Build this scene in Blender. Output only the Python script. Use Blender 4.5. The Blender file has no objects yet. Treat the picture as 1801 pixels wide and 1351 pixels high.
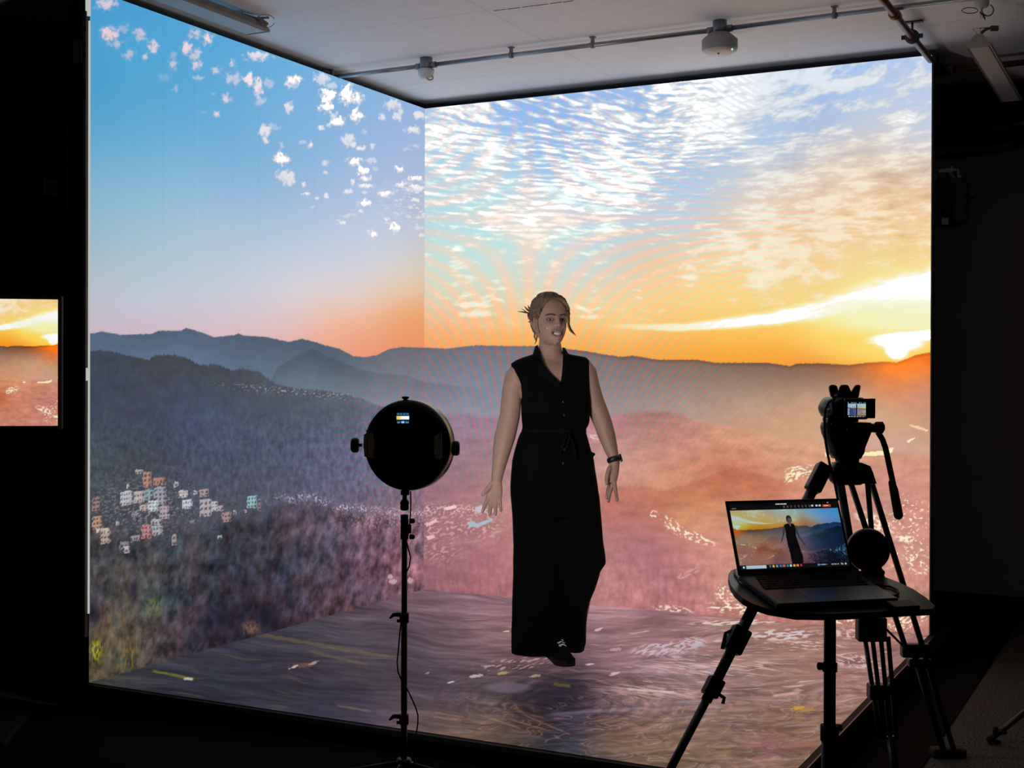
import bpy, bmesh, math, random
import numpy as np
from mathutils import Vector, Matrix

S = bpy.context.scene
COL = S.collection
# ---------------------------------------------------------------- camera (metres; the corner of the LED stage is the origin)
CAM = np.array([4.19972, -6.99798, 1.32880])
YAW, PITCH, ROLL, FPX = -0.4733348, -0.0053447, 0.0031509, 2295.39
FWD = np.array([math.sin(YAW)*math.cos(PITCH), math.cos(YAW)*math.cos(PITCH), math.sin(PITCH)])
_r = np.cross(FWD, [0, 0, 1]); _r /= np.linalg.norm(_r); _u = np.cross(_r, FWD)
RT = math.cos(ROLL)*_r+math.sin(ROLL)*_u
UP = -math.sin(ROLL)*_r+math.cos(ROLL)*_u
cd = bpy.data.cameras.new('camera'); cam = bpy.data.objects.new('camera', cd); COL.objects.link(cam)
cd.sensor_width = 36; cd.lens = FPX/1801*36; cd.clip_start = 0.05; cd.clip_end = 60
M = Matrix.Identity(4)
for i in range(3):
    M[i][0] = RT[i]; M[i][1] = UP[i]; M[i][2] = -FWD[i]; M[i][3] = CAM[i]
cam.matrix_world = M
S.camera = cam
# ---------------------------------------------------------------- world, exposure (all light comes from the screens and the lamp)
wd = bpy.data.worlds.new('world'); S.world = wd; wd.use_nodes = True
wd.node_tree.nodes['Background'].inputs[0].default_value = (0.002, 0.002, 0.0022, 1)
wd.node_tree.nodes['Background'].inputs[1].default_value = 0.0
S.view_settings.view_transform = 'Standard'; S.view_settings.look = 'None'
S.view_settings.exposure = 0.0; S.view_settings.gamma = 1.0; S.view_settings.use_curve_mapping = False
SCREEN_POWER = 1.0        # the LED walls at display white
LAMP_POWER = 66.0          # diffuser of the round lamp that faces the woman
S.cycles.max_bounces = 6; S.cycles.diffuse_bounces = 4; S.cycles.glossy_bounces = 2
S.cycles.sample_clamp_indirect = 4.0
WALL_H, LEN_L, LEN_R, CEIL, GROUND = 3.0, 2.808, 3.047, 3.05, -0.13

def at(px, py, d):            # a point d metres in front of the viewpoint, measured off the photograph
    return CAM+d*(FWD+RT*((px-900.5)/FPX)-UP*((py-675.5)/FPX))
def on_plane(px, py, p0, n):  # where that sight line meets a plane
    r = FWD+RT*((px-900.5)/FPX)-UP*((py-675.5)/FPX)
    return CAM+r*(np.dot(np.array(p0)-CAM, n)/np.dot(r, n))
def to_px(P):
    d = np.asarray(P)-CAM; z = d@FWD
    return 900.5+FPX*(d@RT)/z, 675.5-FPX*(d@UP)/z, z
FH = np.array([FWD[0], FWD[1], 0]); FH /= np.linalg.norm(FH)
RH = np.array([FH[1], -FH[0], 0.0])
ZV = np.array([0, 0, 1.0])

# ---------------------------------------------------------------- materials (all node based)
MATS = {}
def mat(name, col, rough=0.5, metal=0.0, var=0.12, scale=30.0, spec=0.5, bump=0.0, coat=0.0):
    if name in MATS: return MATS[name]
    m = bpy.data.materials.new(name); m.use_nodes = True; nt = m.node_tree; b = nt.nodes['Principled BSDF']
    tc = nt.nodes.new('ShaderNodeTexCoord'); n = nt.nodes.new('ShaderNodeTexNoise'); n.inputs['Scale'].default_value = scale; n.inputs['Detail'].default_value = 3
    nt.links.new(tc.outputs['Object'], n.inputs['Vector'])
    r = nt.nodes.new('ShaderNodeMapRange'); r.inputs['To Min'].default_value = 1-var; r.inputs['To Max'].default_value = 1+var
    nt.links.new(n.outputs['Fac'], r.inputs['Value'])
    mx = nt.nodes.new('ShaderNodeVectorMath'); mx.operation = 'SCALE'; mx.inputs[0].default_value = col[:3]
    nt.links.new(r.outputs[0], mx.inputs['Scale']); nt.links.new(mx.outputs[0], b.inputs['Base Color'])
    b.inputs['Roughness'].default_value = rough; b.inputs['Metallic'].default_value = metal; b.inputs['Specular IOR Level'].default_value = spec
    if coat: b.inputs['Coat Weight'].default_value = coat; b.inputs['Coat Roughness'].default_value = 0.03
    if bump:
        bp = nt.nodes.new('ShaderNodeBump'); bp.inputs['Strength'].default_value = bump; bp.inputs['Distance'].default_value = 0.004
        nt.links.new(n.outputs['Fac'], bp.inputs['Height']); nt.links.new(bp.outputs[0], b.inputs['Normal'])
    MATS[name] = m; return m
def attr_mat(name, rough=0.6, emit=0.0, spec=0.3, sampling=None, var=0.0, scale=60):
    m = bpy.data.materials.new(name); m.use_nodes = True; nt = m.node_tree; b = nt.nodes['Principled BSDF']
    a = nt.nodes.new('ShaderNodeAttribute'); a.attribute_name = 'Col'
    if emit:
        b.inputs['Base Color'].default_value = (0.012, 0.012, 0.013, 1)
        nt.links.new(a.outputs['Color'], b.inputs['Emission Color']); b.inputs['Emission Strength'].default_value = emit
    elif var:
        tc = nt.nodes.new('ShaderNodeTexCoord'); n = nt.nodes.new('ShaderNodeTexNoise'); n.inputs['Scale'].default_value = scale
        nt.links.new(tc.outputs['Object'], n.inputs['Vector'])
        r = nt.nodes.new('ShaderNodeMapRange'); r.inputs['To Min'].default_value = 1-var; r.inputs['To Max'].default_value = 1+var
        nt.links.new(n.outputs['Fac'], r.inputs['Value'])
        mx = nt.nodes.new('ShaderNodeVectorMath'); mx.operation = 'SCALE'
        nt.links.new(a.outputs['Color'], mx.inputs[0]); nt.links.new(r.outputs[0], mx.inputs['Scale']); nt.links.new(mx.outputs[0], b.inputs['Base Color'])
    else: nt.links.new(a.outputs['Color'], b.inputs['Base Color'])
    b.inputs['Roughness'].default_value = rough; b.inputs['Specular IOR Level'].default_value = spec
    if sampling: m.cycles.emission_sampling = sampling
    MATS[name] = m; return m
def glow(name, col, power):
    if name in MATS: return MATS[name]
    m = bpy.data.materials.new(name); m.use_nodes = True; nt = m.node_tree; b = nt.nodes['Principled BSDF']
    b.inputs['Base Color'].default_value = (.02, .02, .02, 1); b.inputs['Emission Color'].default_value = (*col, 1); b.inputs['Emission Strength'].default_value = power
    n = nt.nodes.new('ShaderNodeTexNoise'); n.inputs['Scale'].default_value = 9; nt.links.new(n.outputs['Fac'], b.inputs['Roughness'])
    MATS[name] = m; return m
def lin(c):
    c = np.asarray(c, float)/255.0
    return np.where(c <= 0.04045, c/12.92, ((c+0.055)/1.055)**2.4)

# ---------------------------------------------------------------- mesh builder: one MB becomes ONE mesh object
def unit(v): v = np.asarray(v, float); return v/max(np.linalg.norm(v), 1e-12)
class MB:
    def __init__(s): s.v = []; s.f = []; s.sm = []; s.n = 0
    def add(s, v, f, smooth=False):
        v = np.asarray(v, float); s.v.append(v); s.f += [tuple(int(i)+s.n for i in q) for q in f]; s.sm += [smooth]*len(f); s.n += len(v); return s
    def box(s, c, size, ax=None, bevel=0.0, seg=2):
        bm = bmesh.new(); bmesh.ops.create_cube(bm, size=1.0)
        bmesh.ops.scale(bm, vec=Vector(size), verts=bm.verts)
        if bevel: bmesh.ops.bevel(bm, geom=list(bm.edges), offset=min(bevel, min(size)*0.49), segments=seg, profile=0.5, affect='EDGES')
        bm.verts.index_update(); v = np.array([x.co[:] for x in bm.verts]); f = [[x.index for x in q.verts] for q in bm.faces]; bm.free()
        A = np.array(ax, float) if ax is not None else np.eye(3)      # rows: local x, y, z
        return s.add(v@A+np.asarray(c, float), f, False)
    def tube(s, pts, r, n=12, cap=True, up=None, flat=1.0, round_end=False):
        P = np.asarray(pts, float); k = len(P); r = np.broadcast_to(np.asarray(r, float), (k,)).copy()
        if round_end:
            d0 = unit(P[0]-P[1]); d1 = unit(P[-1]-P[-2]); th = np.radians([80, 55, 28])
            P = np.vstack([[P[0]+d0*r[0]*math.sin(t) for t in th], P, [P[-1]+d1*r[-1]*math.sin(t) for t in th[::-1]]])
            r = np.r_[[r[0]*math.cos(t) for t in th], r, [r[-1]*math.cos(t) for t in th[::-1]]]; k = len(P)
        T = np.gradient(P, axis=0); T /= np.linalg.norm(T, axis=1)[:, None]+1e-12
        a = np.array(up, float) if up is not None else (np.array([0, 0, 1.0]) if abs(T[0][2]) < .9 else np.array([1.0, 0, 0]))
        V = []; an = np.linspace(0, 2*np.pi, n, endpoint=False)
        for i in range(k):
            x = unit(a-T[i]*np.dot(a, T[i])); y = np.cross(T[i], x); a = x if up is None else a
            V.append(P[i]+r[i]*(np.cos(an)[:, None]*x*flat+np.sin(an)[:, None]*y))
        f = [(i*n+j, i*n+(j+1) % n, (i+1)*n+(j+1) % n, (i+1)*n+j) for i in range(k-1) for j in range(n)]
        s.add(np.vstack(V), f, True)
        if cap:
            s.f.append(tuple(s.n-k*n+j for j in range(n))[::-1]); s.f.append(tuple(s.n-n+j for j in range(n))); s.sm += [False, False]
        return s
    def cyl(s, a, b, r, n=24): return s.tube([a, b], r, n)
    def loft(s, secs, n=40, e=2.3, A=None, B=None):   # secs: (centre, half a, half b); closed horizontal sections along A, B
        A = RH if A is None else A; B = FH if B is None else B
        an = np.linspace(0, 2*np.pi, n, endpoint=False); c, q = np.cos(an), np.sin(an)
        ex = 2.0/e; cx = np.sign(c)*np.abs(c)**ex; sy = np.sign(q)*np.abs(q)**ex
        V = [np.asarray(o)+cx[:, None]*a*A+sy[:, None]*b*B for o, a, b in secs]; k = len(V)
        f = [(i*n+j, i*n+(j+1) % n, (i+1)*n+(j+1) % n, (i+1)*n+j) for i in range(k-1) for j in range(n)]
        f += [tuple(range(n))[::-1], tuple((k-1)*n+j for j in range(n))]
        return s.add(np.vstack(V), f, True)
    def ball(s, c, r, n=24, m=14, ax=None):
        r = np.broadcast_to(np.asarray(r, float), (3,)); A = np.eye(3) if ax is None else np.array(ax)
        th = np.linspace(0, np.pi, m+1)[1:-1]; an = np.linspace(0, 2*np.pi, n, endpoint=False); V = [[0, 0, r[2]]]
        for t in th: V += [[r[0]*math.sin(t)*math.cos(x), r[1]*math.sin(t)*math.sin(x), r[2]*math.cos(t)] for x in an]
        V.append([0, 0, -r[2]]); f = [(0, 1+j, 1+(j+1) % n) for j in range(n)]
        for i in range(m-2): f += [(1+i*n+j, 1+(i+1)*n+j, 1+(i+1)*n+(j+1) % n, 1+i*n+(j+1) % n) for j in range(n)]
        L = 1+(m-1)*n; f += [(L, L-n+(j+1) % n, L-n+j) for j in range(n)]
        return s.add(np.array(V)@A+np.asarray(c, float), f, True)
    def prism(s, poly, off):                          # poly: 3-D outline; off: extrusion vector
        P = np.asarray(poly, float); n = len(P); f = [tuple(range(n)), tuple(range(2*n-1, n-1, -1))]
        f += [(i, i+n, (i+1) % n+n, (i+1) % n) for i in range(n)]
        return s.add(np.vstack([P, P+np.asarray(off)]), f, False)
    def lathe(s, prof, o, axis, n=40):                # prof: (radius, distance along axis)
        T = unit(axis); x = unit(np.cross(T, [0.3, 0.2, 1.0] if abs(T[2]) < .9 else [1.0, 0, 0])); y = np.cross(T, x)
        an = np.linspace(0, 2*np.pi, n, endpoint=False); ring = np.cos(an)[:, None]*x+np.sin(an)[:, None]*y
        V = [np.asarray(o)+T*d+max(r, 1e-5)*ring for r, d in prof]; k = len(V)
        f = [(i*n+j, (i+1)*n+j, (i+1)*n+(j+1) % n, i*n+(j+1) % n) for i in range(k-1) for j in range(n)]
        f += [tuple(range(n)), tuple((k-1)*n+j for j in range(n))[::-1]]
        return s.add(np.vstack(V), f, True)
    def build(s, name, m, parent=None):
        me = bpy.data.meshes.new(name); v = np.vstack(s.v)
        o = bpy.data.objects.new(name, me); COL.objects.link(o)
        base = np.zeros(3)
        if parent is not None:
            o.parent = parent; q = parent
            while q is not None: base = base+np.array(q.location); q = q.parent
        else:
            base = np.array([v[:, 0].mean(), v[:, 1].mean(), v[:, 2].min()]); o.location = base
        me.from_pydata((v-base).tolist(), [], s.f); me.polygons.foreach_set('use_smooth', s.sm)
        bm = bmesh.new(); bm.from_mesh(me); bmesh.ops.recalc_face_normals(bm, faces=bm.faces); bm.to_mesh(me); bm.free()
        me.materials.append(m); me.update(); return o
def thing(name, label, cat, loc, group=None):
    o = bpy.data.objects.new(name, None); COL.objects.link(o); o.location = [float(x) for x in loc]; o.empty_display_size = .1
    o['label'] = label; o['category'] = cat
    if group: o['group'] = group
    return o
def tag(o, label, cat, group=None):
    o['label'] = label; o['category'] = cat
    if group: o['group'] = group
    return o
def struct(o): o['kind'] = 'structure'; return o
def set_col(me, cols):
    a = me.color_attributes.new('Col', 'FLOAT_COLOR', 'POINT')
    a.data.foreach_set('color', np.c_[cols, np.ones(len(cols))].astype(np.float32).ravel())
def grid_mesh(name, O, A, B, na, nb, cols, m, parent, peak=0.0):    # a flat lit screen: O origin, A and B edge vectors
    u, v = np.meshgrid(np.linspace(0, 1, na), np.linspace(0, 1, nb)); u = u.ravel(); v = v.ravel()
    base = np.zeros(3); q = parent
    while q is not None: base = base+np.array(q.location); q = q.parent
    P = np.asarray(O)-base+u[:, None]*np.asarray(A)+v[:, None]*np.asarray(B)
    i = np.arange(na-1)[None, :]+np.arange(nb-1)[:, None]*na
    Q = np.stack([i, i+1, i+1+na, i+na], -1).reshape(-1, 4)
    me = bpy.data.meshes.new(name); me.vertices.add(len(P)); me.vertices.foreach_set('co', P.astype(np.float32).ravel())
    me.loops.add(Q.size); me.loops.foreach_set('vertex_index', Q.astype(np.int32).ravel())
    me.polygons.add(len(Q)); me.polygons.foreach_set('loop_start', (np.arange(len(Q))*4).astype(np.int32))
    me.update(calc_edges=True); me.materials.append(m)
    c = lin(cols(u, v))
    if peak: c = c*(1+peak*np.clip((c.min(1)-.80)/.18, 0, 1)**1.4)[:, None]    # the brightest cloud is past the camera's white
    set_col(me, c)
    o = bpy.data.objects.new(name, me); COL.objects.link(o); o.parent = parent; return o
def word(txt, O, X, Y, h, m, parent, name='lettering', depth=0.0004):   # small raised lettering as a mesh
    cu = bpy.data.curves.new(name, 'FONT'); cu.body = txt; cu.size = h; cu.extrude = depth; cu.align_x = 'CENTER'; cu.align_y = 'CENTER'
    t = bpy.data.objects.new(name, cu); COL.objects.link(t)
    me = bpy.data.meshes.new_from_object(t.evaluated_get(bpy.context.evaluated_depsgraph_get())); bpy.data.objects.remove(t)
    v = np.array([q.co[:] for q in me.vertices]); X = unit(X); Y = unit(Y); N = np.cross(X, Y)
    b = MB(); b.add(np.asarray(O)+v[:, :1]*X+v[:, 1:2]*Y+v[:, 2:3]*N, [list(p.vertices) for p in me.polygons]); return b.build(name, m, parent)
def homography(src, dst):
    A = []; b = []
    for (u, v), (x, y) in zip(src, dst):
        A += [[u, v, 1, 0, 0, 0, -u*x, -v*x], [0, 0, 0, u, v, 1, -u*y, -v*y]]; b += [x, y]
    h = np.r_[np.linalg.solve(np.array(A), np.array(b)), 1].reshape(3, 3)
    def go(u, v):
        w = h[2, 0]*u+h[2, 1]*v+h[2, 2]
        return (h[0, 0]*u+h[0, 1]*v+h[0, 2])/w, (h[1, 0]*u+h[1, 1]*v+h[1, 2])/w
    return go
# ---------------------------------------------------------------- the landscape film playing on the screens
# (a flat picture in its own raster units, 1801 wide; each screen shows its own part of it)
def vnoise(x, y, seed=0):
    xi = np.floor(x).astype(np.int64); yi = np.floor(y).astype(np.int64)
    fx = x - xi; fy = y - yi
    ux = fx*fx*fx*(fx*(fx*6-15)+10); uy = fy*fy*fy*(fy*(fy*6-15)+10)
    def g(a, b):
        h = (a*374761393 + b*668265263 + seed*974634321) & 0xffffffff
        h = ((h ^ (h >> 13))*1274126177) & 0xffffffff
        h = ((h ^ (h >> 16))*2246822519) & 0xffffffff
        an = (h & 0xffff).astype(np.float64)*(2*np.pi/65536.0)
        return an
    def d(a, b, dx, dy):
        an = g(a, b); return np.cos(an)*dx + np.sin(an)*dy
    n00 = d(xi, yi, fx, fy); n10 = d(xi+1, yi, fx-1, fy)
    n01 = d(xi, yi+1, fx, fy-1); n11 = d(xi+1, yi+1, fx-1, fy-1)
    return ((n00*(1-ux)+n10*ux)*(1-uy) + (n01*(1-ux)+n11*ux)*uy)*1.5
def fbm(x, y, o=4, seed=0, gain=0.5):
    s = np.zeros_like(x); a = 1.0; t = 0.0; f = 1.0
    for k in range(o):
        s += a*vnoise(x*f+k*17.3, y*f-k*9.1, seed+k*13); t += a; a *= gain; f *= 2.03
    return s/t
def sstep(a, b, x):
    t = np.clip((x-a)/(b-a), 0, 1); return t*t*(3-2*t)
def mix(a, b, m):
    return a + (np.asarray(b, float)-a)*m[:, None]
class TPS:                       # smooth colour field through (x, y, r, g, b) control points
    def __init__(s, pts, lam=2e-3):
        p = np.array(pts, float); s.c = p[:, :2]/400.0; v = p[:, 2:]
        n = len(p); r2 = ((s.c[:, None]-s.c[None])**2).sum(-1)
        K = np.where(r2 > 0, 0.5*r2*np.log(np.maximum(r2, 1e-12)), 0)+lam*np.eye(n)
        P = np.c_[np.ones(n), s.c]
        A = np.zeros((n+3, n+3)); A[:n, :n] = K; A[:n, n:] = P; A[n:, :n] = P.T
        b = np.zeros((n+3, v.shape[1])); b[:n] = v
        s.w = np.linalg.solve(A, b); s.lo = v.min(0)-6; s.hi = v.max(0)+6
    def __call__(s, X, Y):
        out = np.empty((len(X), s.w.shape[1])); q = np.c_[X, Y]/400.0
        for i in range(0, len(X), 40000):
            z = q[i:i+40000]; r2 = ((z[:, None]-s.c[None])**2).sum(-1)
            K = 0.5*r2*np.log(np.maximum(r2, 1e-12))
            out[i:i+40000] = K@s.w[:-3]+np.c_[np.ones(len(z)), z]@s.w[-3:]
        return np.clip(out, s.lo, s.hi)
def ridge(X, pts, rough=1.2, sc=5.0, seed=3):
    p = np.array(pts, float)
    return np.interp(X, p[:, 0], p[:, 1]) + rough*fbm(X/sc, X*0+seed, 3, seed)
def inpoly(X, Y, poly):
    r = np.zeros(len(X), bool); n = len(poly)
    for i in range(n):
        x1, y1 = poly[i]; x2, y2 = poly[(i+1) % n]
        if y1 == y2: continue
        c = ((y1 > Y) != (y2 > Y)) & (X < (x2-x1)*(Y-y1)/(y2-y1)+x1); r ^= c
    return r

SKY_L = [(170,10,66,158,212),(180,60,74,163,214),(165,150,72,162,210),(260,120,80,168,216),(250,200,92,170,214),(165,260,104,172,212),(250,250,104,174,216),(330,180,92,170,217),
 (420,190,104,174,219),(300,300,128,184,220),(170,340,134,184,214),(400,280,122,180,222),(500,200,118,180,224),(480,300,136,184,224),(560,240,132,182,226),(640,230,146,184,228),(720,250,160,188,230),
 (170,420,156,190,210),(260,400,158,194,216),(380,380,162,194,222),(480,400,172,198,224),(560,360,168,194,226),(640,380,184,200,228),(720,380,188,200,224),
 (165,480,176,194,206),(260,480,180,200,214),(400,460,186,202,218),(520,460,198,206,222),(620,460,206,208,222),(720,450,214,210,210),
 (165,545,196,192,208),(260,540,198,198,214),(400,530,204,202,216),(520,520,220,208,214),(620,520,230,206,200),(720,505,236,204,172),
 (165,575,204,186,202),(260,572,208,188,204),(400,575,218,192,200),(510,580,230,188,184),(600,570,242,184,150),(720,560,246,168,112),(640,610,242,160,126),(735,600,246,154,104)]
SKY_R = [(760,200,172,200,234),(850,190,150,186,238),(930,185,150,186,234),(920,240,158,192,236),(960,280,160,190,232),(1060,200,160,188,234),(1130,190,156,188,232),(1200,270,170,194,226),(1250,330,190,204,222),
 (760,300,184,208,226),(850,300,186,210,226),(760,400,196,216,218),(850,420,200,222,220),(950,380,206,222,222),(1050,430,204,214,218),(1130,370,196,206,220),(1200,400,206,208,212),
 (1350,180,172,198,232),(1440,210,172,192,226),(1360,270,184,202,224),(1500,190,180,200,228),(1600,130,182,200,232),(1620,230,198,206,222),(1540,240,206,204,208),(1460,280,214,204,200),
 (760,470,214,218,200),(850,480,214,220,206),(930,470,220,216,204),(1000,500,224,212,194),(1080,500,232,208,176),
 (1150,470,238,204,166),(1250,430,236,206,174),(1250,500,250,214,146),(1350,350,230,206,184),(1350,440,242,206,158),(1450,380,234,198,160),(1450,460,246,208,148),(1560,330,232,200,170),(1620,330,234,200,168),(1560,400,240,204,156),(1620,420,242,206,150),(1580,470,244,218,146),
 (1350,520,246,212,140),(1450,520,246,214,136),
 (760,530,230,204,172),(840,550,240,198,152),(930,540,240,204,160),(1020,540,245,207,156),(1100,560,249,207,140),(1200,540,250,206,134),(1300,550,250,208,120),
 (760,595,244,172,116),(840,590,246,180,118),(930,590,246,184,108),(1040,600,243,180,102),(1150,600,247,182,100),(1260,600,252,184,78),(1380,600,252,188,80),(1450,590,255,214,104),(1500,620,252,184,66),(1440,630,248,164,66),(1620,612,255,190,80),(1540,560,250,226,130)]
FAR = [(165,595,82,102,128),(165,640,88,108,138),(280,600,80,98,122),(300,620,90,110,138),(420,610,82,98,120),(420,645,88,106,132),(520,620,82,98,118),(590,640,86,100,118),(500,665,96,114,132),(600,670,98,112,126),(680,630,104,108,120),(740,640,118,116,128),
 (690,680,124,128,142),(700,720,138,132,150),(800,630,118,114,126),(900,630,128,118,126),(820,660,128,128,144),(880,690,138,134,148),(1050,640,132,116,118),(1100,680,146,128,128),(1200,650,138,114,104),(1200,700,164,140,130),(1320,655,138,110,92),(1320,700,176,146,124),
 (1420,655,140,104,84),(1420,700,190,150,122),(1500,655,170,110,76),(1500,690,196,148,118),(1580,645,232,124,48),(1570,670,222,128,74),(1630,640,226,116,48),(1630,690,206,140,110),(1560,720,208,158,124),(1630,740,202,150,120),(1420,760,206,158,124),(1300,760,200,152,124)]
FOREST = [(165,640,58,68,84),(230,650,60,68,80),(300,645,62,68,78),(400,665,64,72,82),(460,670,72,80,92),(165,720,60,70,88),(250,720,62,68,90),(350,720,66,78,104),(450,720,72,80,98),(540,710,78,86,100),(600,705,84,92,106),(650,725,98,100,118),
 (165,790,66,76,88),(250,800,62,70,80),(330,780,66,74,98),(420,790,72,80,104),(520,780,78,86,110),(600,790,92,96,122),(680,800,112,106,130),(740,760,132,116,138),(740,830,140,112,132),(250,850,64,70,80),(350,850,70,76,94),(450,850,74,80,98),(550,845,88,90,116),(640,860,104,98,122),(700,870,126,104,122)]
TREES = [(165,920,66,62,70),(165,1000,74,70,72),(165,1080,66,62,70),(240,960,62,64,72),(320,960,62,66,74),(250,1040,82,82,78),(200,1130,86,80,66),(250,1150,80,72,66),(320,1080,62,58,70),(400,960,58,60,70),(400,1040,52,50,62),(420,1090,42,38,52),(480,940,62,60,72),(500,1000,60,58,72),(490,1070,54,48,64),
 (560,940,82,72,88),(560,1010,72,66,80),(580,1060,86,66,76),(640,940,104,82,100),(640,1000,106,76,94),(640,1045,98,72,88),(700,950,138,98,114),(700,1020,128,88,102)]
LAND_R = [(760,740,144,122,146),(850,760,156,124,140),(760,820,150,116,132),(850,830,160,122,128),(760,880,156,110,122),(870,890,178,128,124),(780,960,158,106,116),(860,960,172,116,122),(780,1030,150,100,108),(860,1030,168,108,112),
 (1060,760,186,132,136),(1060,830,196,146,136),(1150,740,172,124,114),(1200,780,196,138,122),(1280,770,208,150,120),(1380,800,210,156,122),(1130,840,208,152,128),(1480,780,212,158,124),(1600,780,206,152,122),(1620,840,208,146,124),
 (1070,880,192,128,116),(1150,880,196,130,108),(1250,850,200,130,100),(1300,835,198,124,96),(1380,850,206,138,110),(1200,910,206,146,112),(1280,900,204,142,110),(1080,950,178,120,120),(1150,960,176,116,118),(1250,960,204,138,124),(1100,1020,184,126,124),(1200,1030,182,120,120),(1270,1010,200,142,124),(1350,1000,200,140,126),(1450,950,206,146,126),(1550,880,200,140,128),(1600,930,204,142,126),(1600,1000,206,144,128),(1620,1080,190,130,118),(1500,1060,196,136,122),(1350,1070,182,120,112)]
FLOOR = [(175,1195,64,64,68),(260,1190,58,60,70),(330,1150,66,64,78),(330,1200,52,54,68),(420,1120,66,66,80),(420,1160,60,62,76),(420,1220,54,54,68),(520,1110,72,70,84),(520,1160,62,58,70),(520,1210,52,48,62),(520,1250,62,62,80),(620,1090,92,80,92),(620,1140,80,74,86),(620,1190,72,66,74),(620,1230,56,52,68),(640,1262,76,66,82),
 (700,1060,120,94,106),(700,1120,86,76,88),(700,1190,78,68,76),(690,1260,98,82,88),(770,1060,124,96,108),(770,1130,108,88,98),(770,1190,84,72,82),(770,1240,76,64,76),(770,1285,106,84,78),(850,1070,146,112,124),(860,1120,136,102,106),(850,1165,110,86,98),(850,1200,82,70,76),(850,1250,92,78,76),(850,1290,96,78,68),
 (950,1190,92,70,80),(970,1240,44,38,50),(920,1270,62,48,52),(1000,1210,62,52,64),(1010,1280,74,62,78),(980,1310,48,52,68),(1060,1080,158,120,126),(1070,1120,138,104,110),(1060,1170,134,102,112),(1060,1210,112,84,88),(1060,1250,104,80,88),(1060,1300,116,88,76),(1080,1330,112,90,78),
 (1160,1090,150,110,116),(1160,1160,152,116,120),(1160,1230,136,106,110),(1160,1290,122,96,82),(1180,1340,116,92,74),(1260,1090,170,128,124),(1260,1150,158,120,116),(1260,1220,150,116,116),(1260,1290,134,104,92),(1250,1340,124,98,84),(1350,1090,168,124,110),(1350,1150,160,122,110),(1350,1220,148,114,106),(1350,1280,130,98,76),(1350,1320,138,98,94),(1380,1345,122,94,78),
 (1450,1100,158,112,102),(1450,1170,154,112,102),(1450,1240,144,108,100),(1460,1300,130,100,82),(1540,1120,150,108,100),(1540,1180,150,108,104),(1600,1110,150,104,100)]
R_FAR = [(0,586),(163,586.7),(179,583),(214,589),(268,587),(280,581.6),(319,581.6),(328,576.5),(357,585),(377,593),(413,589),(420,586),(429,590),(467,592),(508,601),(531,595.6),(549,599.5),(569,606),(597,613),(622,626),(643,627.6),(663,624),(684,613.5),(707,609.7),(745,611),(786,613),(837,607),(896,608.4),(935,608.4),(985,612),(1034,618),(1065,623.7),(1093,627.6),(1114,625.5),(1157,632.7),(1226,632.7),(1259,638),(1310,638),(1349,638),(1390,644),(1402,639.6),(1443,639),(1494,642),(1525,638),(1558,636),(1576,638),(1596,631),(1609,625),(1634,620),(1801,615)]
R_MID = [(0,720),(470,690),(487,646),(520,627),(549,612),(577,626),(628,647),(666,656),(717,659.5),(740,670),(801,678),(858,685),(950,700),(1100,712)]
R_FOR = [(0,620),(163,618.6),(172,616),(199,619),(227,626),(263,634),(273,625),(306,624),(329,630),(354,643),(377,640),(411,652),(423,648),(457,654),(477,670),(486,676),(523,683),(574,687),(602,692),(638,701),(658,711),(700,722),(746,738)]
R_LOW = [(746,732),(778,726),(806,724),(840,729),(868,729),(950,735),(1075,730),(1110,724),(1144,721),(1177,721),(1218,734),(1272,747),(1400,775),(1640,800)]
R_BRN = [(1000,868),(1057,859),(1131,854),(1170,862),(1228,844),(1290,820),(1338,834),(1374,844),(1440,870),(1640,930)]
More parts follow.
